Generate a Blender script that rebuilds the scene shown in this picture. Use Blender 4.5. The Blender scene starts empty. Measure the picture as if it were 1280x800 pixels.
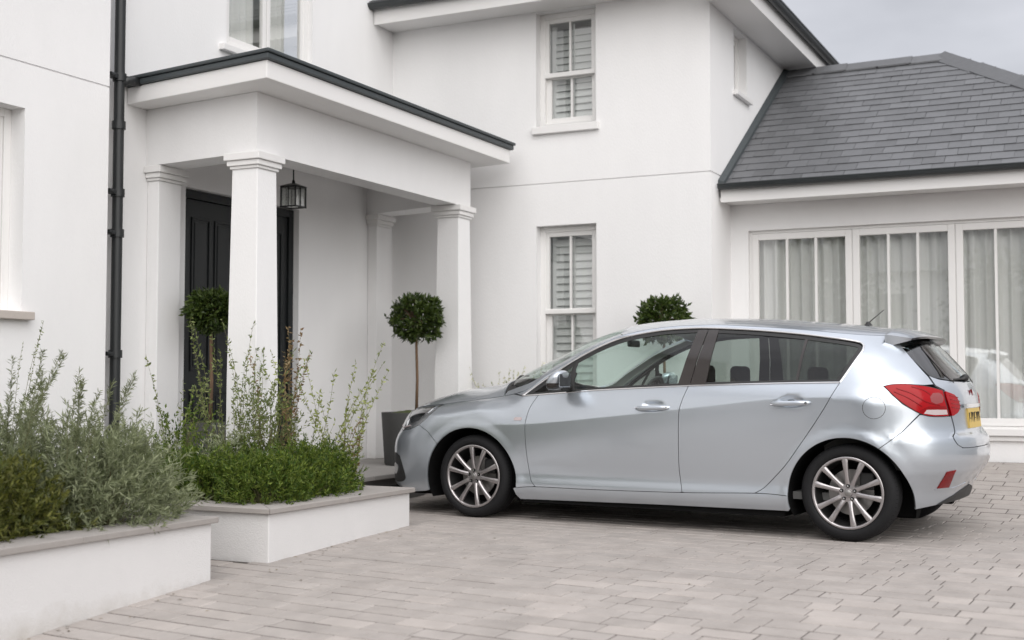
import bpy, bmesh, math, random
import numpy as np
from math import radians as RD, pi, sin, cos, atan2, hypot, tan, atan
from mathutils import Vector, Matrix, geometry
SC = bpy.context.scene
COL = SC.collection
random.seed(7)
RNG = np.random.default_rng(11)

# ---------------------------------------------------------------- camera, sky, sun, exposure
cam_d = bpy.data.cameras.new("camera")
cam = bpy.data.objects.new("camera", cam_d); COL.objects.link(cam)
cam.location = (0, 0, 1.03)
cam.rotation_euler = (pi/2 + atan(77/1567), 0, atan2(1567, 3190))
cam_d.sensor_width = 36.0; cam_d.lens = 36.0*1567/1280
cam_d.clip_start = 0.05; cam_d.clip_end = 2000
cam_d.dof.use_dof = True; cam_d.dof.focus_distance = 8.7; cam_d.dof.aperture_fstop = 1.7
SC.camera = cam
SUN_EL, SUN_AZ = RD(32), RD(139)      # azimuth clockwise from +Y
w = bpy.data.worlds.new("World"); SC.world = w; w.use_nodes = True
nt = w.node_tree; nt.nodes.clear()
def N(t, **k):
    n = nt.nodes.new(t)
    for a, b in k.items(): setattr(n, a, b)
    return n
out = N('ShaderNodeOutputWorld'); bg = N('ShaderNodeBackground')
sky = N('ShaderNodeTexSky', sky_type='NISHITA', sun_disc=False, sun_elevation=SUN_EL, sun_rotation=SUN_AZ)
tc = N('ShaderNodeTexCoord'); sep = N('ShaderNodeSeparateXYZ')
nt.links.new(tc.outputs['Generated'], sep.inputs[0])
mr = N('ShaderNodeMapRange'); mr.inputs['From Min'].default_value = 0; mr.inputs['From Max'].default_value = 1
mr.inputs['To Min'].default_value = 1.78; mr.inputs['To Max'].default_value = 6.4
nt.links.new(sep.outputs['Z'], mr.inputs['Value'])
no = N('ShaderNodeTexNoise'); no.inputs['Scale'].default_value = 2.6; no.inputs['Detail'].default_value = 5; no.inputs['Roughness'].default_value = .55
mp = N('ShaderNodeMapping'); mp.inputs['Scale'].default_value = (1, 1, 2.6); nt.links.new(tc.outputs['Generated'], mp.inputs[0]); nt.links.new(mp.outputs[0], no.inputs['Vector'])
nr = N('ShaderNodeMapRange'); nr.inputs['From Min'].default_value = .3; nr.inputs['From Max'].default_value = .72
nr.inputs['To Min'].default_value = .76; nr.inputs['To Max'].default_value = 1.24
nt.links.new(no.outputs['Fac'], nr.inputs['Value'])
mu = N('ShaderNodeMath', operation='MULTIPLY'); nt.links.new(mr.outputs[0], mu.inputs[0]); nt.links.new(nr.outputs[0], mu.inputs[1])
cc = N('ShaderNodeVectorMath', operation='SCALE'); cc.inputs[0].default_value = (.985, .985, 1.04); nt.links.new(mu.outputs[0], cc.inputs['Scale'])
mx = N('ShaderNodeMix', data_type='RGBA'); mx.inputs['Factor'].default_value = .93
nt.links.new(sky.outputs[0], mx.inputs[6]); nt.links.new(cc.outputs[0], mx.inputs[7])
nt.links.new(mx.outputs[2], bg.inputs['Color']); bg.inputs['Strength'].default_value = .1
nt.links.new(bg.outputs[0], out.inputs[0])
sd = bpy.data.lights.new("sun", 'SUN'); sd.energy = 1.5; sd.angle = RD(88); sd.color = (1, .972, .935)
so = bpy.data.objects.new("sun", sd); COL.objects.link(so)
sv = Vector((sin(SUN_AZ)*cos(SUN_EL), cos(SUN_AZ)*cos(SUN_EL), sin(SUN_EL)))
so.rotation_euler = sv.to_track_quat('Z', 'Y').to_euler(); so.location = (0, -5, 30)
SC.view_settings.view_transform = 'Standard'; SC.view_settings.look = 'None'
SC.cycles.caustics_reflective = False; SC.cycles.caustics_refractive = False
SC.view_settings.exposure = 1.07; SC.view_settings.gamma = 1

# ---------------------------------------------------------------- materials
def mat(name, col, rough=.7, metal=0., coat=0., coat_rough=.05, var=0., vscale=3., bump=0., bscale=60., rand=0., irand=0., spec=.5, hue=None, trans=0., stretch=None, obj=True):
    m = bpy.data.materials.new(name); m.use_nodes = True; t = m.node_tree; b = t.nodes['Principled BSDF']
    L = t.links.new
    b.inputs['Roughness'].default_value = rough; b.inputs['Metallic'].default_value = metal
    b.inputs['Coat Weight'].default_value = coat; b.inputs['Coat Roughness'].default_value = coat_rough
    b.inputs['Specular IOR Level'].default_value = spec
    c = (*col, 1); b.inputs['Base Color'].default_value = c
    tcn = t.nodes.new('ShaderNodeTexCoord'); vec = tcn.outputs['Object']
    if not obj:
        g = t.nodes.new('ShaderNodeNewGeometry'); vec = g.outputs['Position']
    if stretch:
        mpn = t.nodes.new('ShaderNodeMapping'); mpn.inputs['Scale'].default_value = stretch; L(vec, mpn.inputs[0]); vec = mpn.outputs[0]
    fac = None
    def mathn(op, a, bb):
        n = t.nodes.new('ShaderNodeMath'); n.operation = op
        for i, x in enumerate((a, bb)):
            if isinstance(x, (int, float)): n.inputs[i].default_value = x
            else: L(x, n.inputs[i])
        return n.outputs[0]
    if var:
        n = t.nodes.new('ShaderNodeTexNoise'); n.inputs['Scale'].default_value = vscale; n.inputs['Detail'].default_value = 6; n.inputs['Roughness'].default_value = .6
        L(vec, n.inputs['Vector']); fac = mathn('MULTIPLY', mathn('SUBTRACT', n.outputs['Fac'], .5), 2*var)
    if rand:
        n = t.nodes.new('ShaderNodeObjectInfo'); f = mathn('MULTIPLY', mathn('SUBTRACT', n.outputs['Random'], .5), 2*rand)
        fac = f if fac is None else mathn('ADD', fac, f)
    if irand:
        n = t.nodes.new('ShaderNodeNewGeometry'); f = mathn('MULTIPLY', mathn('SUBTRACT', n.outputs['Random Per Island'], .5), 2*irand)
        fac = f if fac is None else mathn('ADD', fac, f)
    if fac is not None:
        v = mathn('ADD', fac, 1.0)
        s = t.nodes.new('ShaderNodeVectorMath'); s.operation = 'SCALE'
        if hue is not None:
            mxx = t.nodes.new('ShaderNodeMix'); mxx.data_type = 'RGBA'; mxx.inputs[6].default_value = c; mxx.inputs[7].default_value = (*hue, 1)
            n2 = t.nodes.new('ShaderNodeNewGeometry'); n3 = t.nodes.new('ShaderNodeObjectInfo')
            L(mathn('FRACT', mathn('ADD', mathn('MULTIPLY', n2.outputs['Random Per Island'], 7.3), n3.outputs['Random']), 0), mxx.inputs[0])
            L(mxx.outputs[2], s.inputs[0])
        else: s.inputs[0].default_value = col
        L(v, s.inputs['Scale']); L(s.outputs[0], b.inputs['Base Color'])
    if bump:
        n = t.nodes.new('ShaderNodeTexNoise'); n.inputs['Scale'].default_value = bscale; n.inputs['Detail'].default_value = 4; L(vec, n.inputs['Vector'])
        bp = t.nodes.new('ShaderNodeBump'); bp.inputs['Strength'].default_value = bump; bp.inputs['Distance'].default_value = .01
        L(n.outputs['Fac'], bp.inputs['Height']); L(bp.outputs[0], b.inputs['Normal'])
    if trans:
        tr = t.nodes.new('ShaderNodeBsdfTranslucent'); tr.inputs[0].default_value = (col[0]*1.5, col[1]*1.6, col[2], 1)
        ms = t.nodes.new('ShaderNodeMixShader'); ms.inputs[0].default_value = trans
        o = t.nodes['Material Output']; L(b.outputs[0], ms.inputs[1]); L(tr.outputs[0], ms.inputs[2]); L(ms.outputs[0], o.inputs[0])
    return m
def glass(name, tint, refl=1.0, rough=0.0, ior=1.5):
    m = bpy.data.materials.new(name); m.use_nodes = True; t = m.node_tree; t.nodes.remove(t.nodes['Principled BSDF'])
    o = t.nodes['Material Output']; tr = t.nodes.new('ShaderNodeBsdfTransparent'); tr.inputs[0].default_value = (*tint, 1)
    gl = t.nodes.new('ShaderNodeBsdfGlossy'); gl.inputs['Roughness'].default_value = rough; gl.inputs[0].default_value = (refl, refl, refl, 1)
    fr = t.nodes.new('ShaderNodeFresnel'); ge = t.nodes.new('ShaderNodeNewGeometry'); mm = t.nodes.new('ShaderNodeMapRange'); mm.inputs['To Min'].default_value = ior; mm.inputs['To Max'].default_value = 1/ior; t.links.new(ge.outputs['Backfacing'], mm.inputs['Value']); t.links.new(mm.outputs[0], fr.inputs[0])
    ms = t.nodes.new('ShaderNodeMixShader'); t.links.new(fr.outputs[0], ms.inputs[0]); t.links.new(tr.outputs[0], ms.inputs[1]); t.links.new(gl.outputs[0], ms.inputs[2]); t.links.new(ms.outputs[0], o.inputs[0])
    return m

# ---------------------------------------------------------------- object helpers
class MB:
    def __init__(s): s.v = []; s.f = []
    def add(s, vs, fs):
        o = len(s.v); s.v += [tuple(map(float, p)) for p in vs]; s.f += [tuple(o+i for i in q) for q in fs]; return s
    def box(s, a, b):
        x0, y0, z0 = [min(p, q) for p, q in zip(a, b)]; x1, y1, z1 = [max(p, q) for p, q in zip(a, b)]
        return s.add([(x0,y0,z0),(x1,y0,z0),(x1,y1,z0),(x0,y1,z0),(x0,y0,z1),(x1,y0,z1),(x1,y1,z1),(x0,y1,z1)],
                     [(0,3,2,1),(4,5,6,7),(0,1,5,4),(1,2,6,5),(2,3,7,6),(3,0,4,7)])
    def prism(s, poly, z0, z1, cap=True, z1b=None):
        n = len(poly); vs = [(x, y, z0) for x, y in poly] + [(x, y, z1) for x, y in poly]
        fs = [(i, (i+1) % n, n+(i+1) % n, n+i) for i in range(n)]
        if cap: fs += [tuple(range(n-1, -1, -1)), tuple(range(n, 2*n))]
        return s.add(vs, fs)
    def tube(s, pts, r, n=8, cap=True):
        pts = [Vector(p) for p in pts]; rs = r if isinstance(r, (list, tuple)) else [r]*len(pts)
        rings = []; prev = None
        for i, p in enumerate(pts):
            d = (pts[min(i+1, len(pts)-1)]-pts[max(i-1, 0)]).normalized()
            if prev is None: prev = d.orthogonal().normalized()
            x = (prev - d*prev.dot(d)).normalized(); prev = x; y = d.cross(x)
            rings.append([p + x*cos(2*pi*k/n)*rs[i] + y*sin(2*pi*k/n)*rs[i] for k in range(n)])
        vs = [q for rg in rings for q in rg]; fs = []
        for i in range(len(rings)-1):
            for k in range(n): fs.append((i*n+k, i*n+(k+1) % n, (i+1)*n+(k+1) % n, (i+1)*n+k))
        if cap: fs += [tuple(range(n-1, -1, -1)), tuple(range((len(rings)-1)*n, len(rings)*n))]
        return s.add(vs, fs)
    def lathe(s, prof, n=32, axis='z', c=(0,0,0), close=False):
        vs = []; fs = []; m = len(prof)
        for k in range(n):
            t = 2*pi*k/n
            for r, h in prof:
                if axis == 'z': vs.append((c[0]+r*cos(t), c[1]+r*sin(t), c[2]+h))
                else: vs.append((c[0]+r*cos(t), c[1]+h, c[2]+r*sin(t)))
        for k in range(n):
            for i in range(m-1 if not close else m):
                a = k*m+i; b = k*m+(i+1) % m; c2 = ((k+1) % n)*m+(i+1) % m; d = ((k+1) % n)*m+i
                fs.append((a, d, c2, b) if axis == 'z' else (a, b, c2, d))
        return s.add(vs, fs)
    def build(s, name, m, parent=None, smooth=False, bevel=0, loc=None, rot=None, auto=None, seg=2):
        me = bpy.data.meshes.new(name); me.from_pydata(s.v, [], s.f); me.validate(); me.update()
        return link(name, me, m, parent, smooth, bevel, loc, rot, auto, seg)
def link(name, me, m, parent=None, smooth=False, bevel=0, loc=None, rot=None, auto=None, seg=2):
    if m is not None and not me.materials: me.materials.append(m)
    if smooth or auto: me.polygons.foreach_set('use_smooth', [True]*len(me.polygons))
    if auto: me.set_sharp_from_angle(angle=RD(auto))
    o = bpy.data.objects.new(name, me); COL.objects.link(o)
    if parent is not None: o.parent = parent
    if loc is not None: o.location = loc
    if rot is not None: o.rotation_euler = rot
    if bevel:
        b = o.modifiers.new('bevel', 'BEVEL'); b.width = bevel; b.segments = seg; b.limit_method = 'ANGLE'; b.angle_limit = RD(40); b.harden_normals = False
    return o
def empty(name, loc=(0,0,0), rz=0):
    o = bpy.data.objects.new(name, None); COL.objects.link(o); o.location = loc; o.rotation_euler = (0, 0, rz); o.empty_display_size = .2; return o
def tag(o, label=None, cat=None, group=None, kind=None):
    if label: o['label'] = label
    if cat: o['category'] = cat
    if group: o['group'] = group
    if kind: o['kind'] = kind
    return o
def copy_tree(o, parent=None):
    c = o.copy(); COL.objects.link(c)
    if parent is not None: c.parent = parent
    for ch in list(o.children): copy_tree(ch, c)
    return c
def kids(o, name, boxes, m, **k):
    for a, b in boxes: MB().box(a, b).build(name, m, o, **k)

M = {}
M['render'] = mat('white_render', (.84, .834, .832), .82, var=.055, vscale=1.3, stretch=(1.6, 1.6, .55), bump=.22, bscale=70, spec=.25, obj=False)
M['planter_render'] = mat('planter_render', (.70, .69, .685), .85, var=.05, vscale=2.2, bump=.3, bscale=120, spec=.2, obj=False)
def grime(m, z0, z1, colr):
    """splash dirt with a ragged noisy edge near the foot of a wall"""
    t = m.node_tree; b = t.nodes['Principled BSDF']; L = t.links.new; g = t.nodes.new('ShaderNodeNewGeometry'); s = t.nodes.new('ShaderNodeSeparateXYZ'); L(g.outputs['Position'], s.inputs[0])
    n = t.nodes.new('ShaderNodeTexNoise'); n.inputs['Scale'].default_value = 9; n.inputs['Detail'].default_value = 8; n.inputs['Roughness'].default_value = .7; L(g.outputs['Position'], n.inputs['Vector'])
    r = t.nodes.new('ShaderNodeMapRange'); r.inputs['From Min'].default_value = z1; r.inputs['From Max'].default_value = z0; L(s.outputs['Z'], r.inputs['Value'])
    a = t.nodes.new('ShaderNodeMath'); a.operation = 'ADD'; L(r.outputs[0], a.inputs[0]); L(n.outputs['Fac'], a.inputs[1])
    q = t.nodes.new('ShaderNodeMapRange'); q.inputs['From Min'].default_value = .75; q.inputs['From Max'].default_value = 1.6; L(a.outputs[0], q.inputs['Value'])
    old = b.inputs['Base Color'].links[0].from_socket; mx_ = t.nodes.new('ShaderNodeMix'); mx_.data_type = 'RGBA'; L(q.outputs[0], mx_.inputs[0]); L(old, mx_.inputs[6]); mx_.inputs[7].default_value = (*colr, 1); L(mx_.outputs[2], b.inputs['Base Color'])
grime(M['planter_render'], -.22, .02, (.50, .47, .43))
grime(M['render'], -.05, .45, (.60, .57, .53))
M['trim'] = mat('white_paint', (.80, .79, .78), .45, spec=.4)
M['frame'] = mat('window_paint', (.80, .79, .775), .35, spec=.5)
M['lead'] = mat('dark_lead', (.052, .062, .066), .5, var=.15, vscale=6, bump=.1, bscale=30)
M['gutter'] = mat('dark_gutter', (.035, .04, .042), .38)
M['slate'] = mat('slate', (.118, .121, .127), .48, var=.16, vscale=12, rand=.15, irand=.08, bump=.2, bscale=40, spec=.45)
M['pipe'] = mat('pipe_black', (.018, .020, .021), .42)
M['door'] = mat('door_black', (.010, .012, .013), .38, spec=.4)
M['stone'] = mat('coping_stone', (.34, .315, .295), .85, var=.12, vscale=14, bump=.25, bscale=180, rand=.05, obj=False)
M['sill'] = mat('sill_stone', (.50, .45, .41), .8, var=.1, vscale=20, bump=.2, bscale=150)
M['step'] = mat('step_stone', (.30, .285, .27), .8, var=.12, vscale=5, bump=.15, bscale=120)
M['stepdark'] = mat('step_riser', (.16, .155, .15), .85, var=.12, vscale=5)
M['paver'] = mat('paver', (.40, .362, .335), .74, var=.30, vscale=5, rand=.10, irand=.035, bump=.5, bscale=90, hue=(.385, .352, .328), obj=False)
M['joint'] = mat('paver_joint', (.075, .065, .058), .95, var=.2, vscale=30, bump=.4, bscale=200, obj=False)
M['soil'] = mat('soil', (.03, .023, .017), .95, var=.4, vscale=20, bump=1, bscale=50)
M['room'] = mat('room_dark', (.33, .34, .33), .9)
M['shutter'] = mat('shutter_paint', (.74, .76, .75), .5)
M['pane'] = glass('window_glass', (.975, .98, .975), 1.0, ior=2.0)
M['metal_dark'] = mat('black_iron', (.02, .02, .02), .4, metal=.4)
M['lamp_glass'] = glass('lantern_glass', (.86, .87, .86), rough=.15, ior=2.1)
M['pot'] = mat('fibre_pot', (.07, .07, .068), .75, var=.25, vscale=7, bump=.2, bscale=60)
M['moss'] = mat('moss', (.06, .075, .02), .95, var=.4, vscale=60, bump=1, bscale=120)
M['bark'] = mat('bark', (.16, .10, .06), .85, var=.3, vscale=25, bump=.6, bscale=80)
def leafmat(n, c, c2, **k): return mat(n, c, k.get('rough', .5), irand=.35, hue=c2, trans=.25, spec=.35)
M['bay'] = leafmat('bay_leaf', (.028, .050, .013), (.090, .125, .028), rough=.32)
M['fern'] = leafmat('bright_leaf', (.036, .08, .011), (.175, .22, .034))
M['conifer'] = leafmat('dull_conifer', (.05, .065, .012), (.16, .16, .035))
M['silver'] = leafmat('silver_leaf', (.16, .185, .105), (.34, .365, .23), rough=.7)
M['sage'] = leafmat('sage_leaf', (.12, .14, .075), (.25, .27, .16), rough=.7)
M['olive'] = leafmat('wispy_leaf', (.10, .14, .04), (.23, .25, .10))
M['lime'] = leafmat('lime_leaf', (.16, .20, .04), (.35, .38, .13))
M['russet'] = leafmat('russet_leaf', (.17, .10, .05), (.26, .20, .11))
M['cream'] = leafmat('cream_leaf', (.45, .45, .30), (.62, .60, .45))
M['stem'] = mat('stem', (.14, .13, .06), .8)
M['tree_leaf'] = leafmat('street_leaf', (.03, .05, .015), (.06, .085, .03))
def curtain_mat():
    m = mat('sheer_curtain', (.88, .885, .87), .9, trans=.06, bump=.15, bscale=300)
    return m
M['curtain'] = curtain_mat()

# ---------------------------------------------------------------- ground
def G(v):
    if v < 7.9:
        d = 7.9 - v
        return -(.02*d + .0075*d*d) if d < 3.7 else -.1767-.0755*(min(d, 7.9)-3.7)
    if v < 9.5: return 0.
    t = min((v-9.5)/2.7, 1); return .32*t*t*(3-2*t)
vl = [-400, -60, -8, 0] + [x*.25 for x in range(4, 50)] + [12.6, 30, 400]
ul = [-400, -60, -14, -9] + [x for x in range(-8, 12, 2)] + [16, 60, 400]
m = MB(); vs = [(u, v, G(v)-.05) for v in vl for u in ul]; W_ = len(ul)
m.add(vs, [(j*W_+i, j*W_+i+1, (j+1)*W_+i+1, (j+1)*W_+i) for j in range(len(vl)-1) for i in range(W_-1)])
M['tarmac'] = mat('tarmac', (.07, .068, .066), .9, var=.15, vscale=2, obj=False)
tag(m.build('ground', M['tarmac'], smooth=True), kind='structure')
# driveway: bedding sheet with pavers on it
dv = [x*.1 for x in range(5, 124)]
m = MB(); vs = [(u, v, G(v)-.0035) for v in dv for u in (-8.5, -4, 0, 4, 9)]
m.add(vs, [(j*5+i, j*5+i+1, (j+1)*5+i+1, (j+1)*5+i) for j in range(len(dv)-1) for i in range(4)])
drive = tag(m.build('driveway', M['joint'], smooth=True), kind='structure')
def paver_mesh(L, Wd, H=.05, b=.006):
    x, y = L/2, Wd/2; m = MB()
    vs = [(-x,-y,-H),(x,-y,-H),(x,y,-H),(-x,y,-H),(-x,-y,-b),(x,-y,-b),(x,y,-b),(-x,y,-b),(-x+b,-y+b,0),(x-b,-y+b,0),(x-b,y-b,0),(-x+b,y-b,0)]
    return vs, [(0,1,5,4),(1,2,6,5),(2,3,7,6),(3,0,4,7),(4,5,9,8),(5,6,10,9),(6,7,11,10),(7,4,8,11),(8,9,10,11)]
CA = atan2(1567, 3190); f_px = 1567.
def visible(u, v, z, mx=60):
    X = u*cos(CA)+v*sin(CA); Z = -u*sin(CA)+v*cos(CA)
    if Z < .5: return None
    x = 640+f_px*X/Z; y = 477+(1.03-z)*f_px/Z
    return (x, y, Z) if -mx < x < 1280+mx and y < 800+mx else None
PANG = RD(-5.0); GAUGE = .140
cells = []
ca_, sa_ = cos(PANG), sin(PANG)
rr = random.Random(3)
for row in range(-14, 122):
    s = -12 + rr.random()*.5; t = row*GAUGE
    while s < 12:
        L = rr.choice((.14, .19, .23, .28, .28, .33)); cs = s+L/2; s += L
        u = cs*ca_ - t*sa_; v = cs*sa_ + t*ca_
        if not (.7 < v < 11.95 and -8.3 < u < 8.8): continue
        if -6.9 < u < -4.85 and v < 7.6 and not (5.63 < v < 6.15): continue
        if u < -5.8 and v > 7.3: continue
        if v > 11.2 and u < -3.6: continue
        cells.append((u, v, L))
lib = {}
def paver_data(L):
    if L not in lib:
        vs, fs = paver_mesh(L-.005, GAUGE-.011, b=.004); me = bpy.data.meshes.new('paver'); me.from_pydata(vs, [], fs); me.materials.append(M['paver']); lib[L] = me
    return lib[L]
def under_car(u, v): return -4.3 < u < -1.9 and 8.35 < v < 10.0
vis = []; rest = []
for c in cells:
    p = visible(c[0], c[1], G(c[1]))
    if p and p[1] > 590 and not under_car(c[0], c[1]): vis.append((p[2], c))
    else: rest.append(c)
vis.sort(key=lambda q: q[0])
rest += [c for _, c in vis[300:]]; vis = [c for _, c in vis[:300]]
def paver_xf(c):
    u, v, L = c; g = (G(v+.1)-G(v-.1))/.2
    q = Matrix.Rotation(PANG + (rr.random()-.5)*.006, 4, 'Z')
    t = Matrix.Rotation(atan(g)+(rr.random()-.5)*.006, 4, 'X')
    return Matrix.Translation((u, v, G(v)+(rr.random()-.5)*.003)) @ t @ q
for c in vis:
    o = bpy.data.objects.new('paver', paver_data(c[2])); o.parent = drive; o.matrix_world = paver_xf(c); COL.objects.link(o)
m = MB()
for c in rest:
    X = paver_xf(c); vs, fs = paver_mesh(c[2]-.005, GAUGE-.011, b=.004); m.add([X @ Vector(p) for p in vs], fs)
tag(m.build('paving_beyond', M['paver'], drive), kind='stuff')
m = MB(); M['litter'] = mat('dry_leaf', (.16, .12, .05), .9, irand=.5)
for i in range(64):
    if i % 3: u, v = -4.62+abs(rr.gauss(0, .16)), rr.uniform(3.5, 7.9)
    else: u, v = rr.uniform(-4.5, 3), rr.uniform(4.5, 9)
    a = rr.random()*6.3; s = rr.uniform(.004, .011); m.add([(u+s*1.6*cos(a), v+s*1.6*sin(a), G(v)+.004), (u-s*.6*sin(a), v+s*.6*cos(a), G(v)+.006), (u-s*1.6*cos(a), v-s*1.6*sin(a), G(v)+.003), (u+s*.6*sin(a), v-s*.6*cos(a), G(v)+.005)], [(0,1,2,3)])
tag(m.build('fallen_leaves', M['litter']), 'scattered dry leaf scraps on the paving along the white planters', 'fallen leaves', kind='stuff')
# ---------------------------------------------------------------- house
house = tag(empty('house', (-7, 11.3, 0)), 'white rendered two storey house with dark slate roof, pillared porch and garage wing', 'house')
HL = house.location
def hb(mb, name, mtl, parent=house, **k):
    """children are given world coordinates; house empties only translate"""
    o = mb.build(name, mtl, parent, **k)
    if parent is house: o.location = -HL
    return o
class Face:
    """a wall plane: along axis s, outward axis n; maps (s, z, out) to world"""
    def __init__(s, axis, pos, sign): s.axis, s.pos, s.sign = axis, pos, sign
    def p(s, a, z, out=0.):
        return (a, s.pos+s.sign*out, z) if s.axis == 'u' else (s.pos+s.sign*out, a, z)
    def box(s, mb, a0, a1, z0, z1, o0, o1): return mb.box(s.p(a0, z0, o0), s.p(a1, z1, o1))
def wall(face, a0, a1, z0, z1, holes, depth=.16, name='wall', groove=None):
    """wall sheet with openings and their reveals, plus a recessed shadow groove course"""
    mb = MB(); A = sorted({a0, a1, *[h[0] for h in holes], *[h[1] for h in holes]}); Z = sorted({z0, z1, *[h[2] for h in holes], *[h[3] for h in holes], *([groove-.006, groove+.006] if groove else [])})
    flip = (face.axis == 'u') == (face.sign > 0)
    def quad(pts): mb.add(pts, [(3,2,1,0) if flip else (0,1,2,3)])
    for i in range(len(A)-1):
        for j in range(len(Z)-1):
            ca, cz = (A[i]+A[i+1])/2, (Z[j]+Z[j+1])/2
            if any(h[0] < ca < h[1] and h[2] < cz < h[3] for h in holes): continue
            o = 0
            if groove and abs(cz-groove) < .005: o = -.012
            quad([face.p(A[i], Z[j], o), face.p(A[i+1], Z[j], o), face.p(A[i+1], Z[j+1], o), face.p(A[i], Z[j+1], o)])
            if o:
                quad([face.p(A[i], Z[j], 0), face.p(A[i+1], Z[j], 0), face.p(A[i+1], Z[j], o), face.p(A[i], Z[j], o)])
                quad([face.p(A[i], Z[j+1], o), face.p(A[i+1], Z[j+1], o), face.p(A[i+1], Z[j+1], 0), face.p(A[i], Z[j+1], 0)])
    for b0, b1, y0, y1 in holes:
        for (s0, t0), (s1, t1) in (((b0,y0),(b0,y1)), ((b0,y1),(b1,y1)), ((b1,y1),(b1,y0)), ((b1,y0),(b0,y0))):
            quad([face.p(s0, t0, 0), face.p(s0, t0, -depth), face.p(s1, t1, -depth), face.p(s1, t1, 0)][::-1])
    return hb(mb, name, M['render'])
FW0 = Face('v', -6.85, 1); FW1 = Face('v', -7.0, 1); FW2 = Face('u', 11.355, -1); FS = Face('v', -3.491, 1); FG = Face('u', 12.0, -1)
wall(FW0, -3, 7.06, -.6, 7.0, [(5.1, 6.262, 1.515, 2.93), ], .20, groove=3.248)
wall(FW1, 7.06, 11.355, -.3, 7.0, [(8.10, 9.69, .245, 2.65), (8.60, 9.88, 3.96, 5.6)], .13)
wall(FW2, -7.0, -3.491, -.2, 4.83, [(-5.307, -4.655, .55, 2.586), (-5.307, -4.655, 3.585, 4.76)], .16, groove=3.012)
wall(FS, 11.355, 18., -.2, 4.70, [(12.165, 12.64, 3.95, 4.60)], .14, groove=3.012)
wall(FG, -3.491, .45, 0, 2.80, [(-3.315, -.40, .60, 2.505)], .10)
m = MB(); m.box((-6.99, 7.0, -.5), (-6.86, 7.055, 7.0))
hb(m, 'wall_end', M['render'])
m = MB(); m.box((.30, 12.005, 0), (.45, 17, 2.8)); hb(m, 'wall', M['render'])
# rooms behind the openings
for bx in (((-8.3, 5.0, 1.2), (-7.4, 6.5, 3.2)), ((-8.3, 8.4, 3.7), (-7.5, 10.1, 5.8)), ((-5.6, 11.95, .4), (-4.4, 12.6, 2.8)), ((-5.6, 11.95, 3.4), (-4.4, 12.6, 4.9))):
    m = MB(); m.box(*bx); o = hb(m, 'room', M['room'])
m = MB(); m.box((-3.4, 12.6, .2), (.2, 13.2, 2.7)); hb(m, 'room', M['room'])
m = MB(); m.box((-7.5, 8.0, .1), (-7.3, 9.8, 2.8)); hb(m, 'room', M['room'])
m = MB(); m.box((-4.2, 12.0, 3.8), (-3.8, 12.8, 4.7)); hb(m, 'room', M['room'])

def win_parts(face, win, a0, a1, z0, z1, out, sw, bars, th=.04, bt=.022, name='sash'):
    """one glazed sash: stiles and rails, glazing bars, one pane each"""
    s = MB(); o0, o1 = out-th, out
    face.box(s, a0, a0+sw, z0, z1, o0, o1); face.box(s, a1-sw, a1, z0, z1, o0, o1)
    face.box(s, a0+sw, a1-sw, z0, z0+sw*1.1, o0, o1); face.box(s, a0+sw, a1-sw, z1-sw, z1, o0, o1)
    so_ = s.build(name, M['frame'], win, bevel=.004)
    g0, g1 = a0+sw, a1-sw; n = bars+1
    for i in range(n):
        p0, p1 = g0+(g1-g0)*i/n, g0+(g1-g0)*(i+1)/n
        h0 = bt/2 if i else 0; h1 = bt/2 if i < n-1 else 0
        q = MB(); face.box(q, p0+h0, p1-h1, z0+sw*1.1, z1-sw, out-th*.6, out-th*.5); q.build('pane', M['pane'], win)
        if i: q = MB(); face.box(q, p0-bt/2, p0+bt/2, z0+sw*1.1, z1-sw, out-th*.9, out-.004); q.build('glazing_bar', M['frame'], win)
    return so_
def frame_box(face, a0, a1, z0, z1, o0, o1, w, sillw=None):
    s = MB(); sw = w if sillw is None else sillw
    face.box(s, a0, a0+w, z0, z1, o0, o1); face.box(s, a1-w, a1, z0, z1, o0, o1)
    face.box(s, a0+w, a1-w, z1-w, z1, o0, o1)
    if sw: face.box(s, a0+w, a1-w, z0, z0+sw, o0, o1)
    return s
def shutters(face, win, a0, a1, z0, z1, out, step, tilt=.6):
    s = MB(); face.box(s, a0, a0+.045, z0, z1, out-.03, out); face.box(s, a1-.03, a1, z0, z1, out-.03, out)
    c = (a0+a1)/2+.01; face.box(s, c-.006, c+.006, z0, z1, out+.022, out+.034)
    s.build('shutter_frame', M['shutter'], win)
    z = z0+step/2
    while z < z1-.02:
        q = MB(); h = step*.49; d = .014
        p = [face.p(a0+.045, z-h, out+d), face.p(a1-.03, z-h, out+d), face.p(a1-.03, z+h, out-d), face.p(a0+.045, z+h, out-d)]
        p2 = [face.p(a0+.045, z-h, out+d-.008), face.p(a1-.03, z-h, out+d-.008), face.p(a1-.03, z+h, out-d-.008), face.p(a0+.045, z+h, out-d-.008)]
        q.add(p+p2, [(0,1,2,3), (7,6,5,4), (0,4,5,1), (1,5,6,2), (2,6,7,3), (3,7,4,0)]); q.build('shutter_slat', M['shutter'], win); z += step
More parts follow.
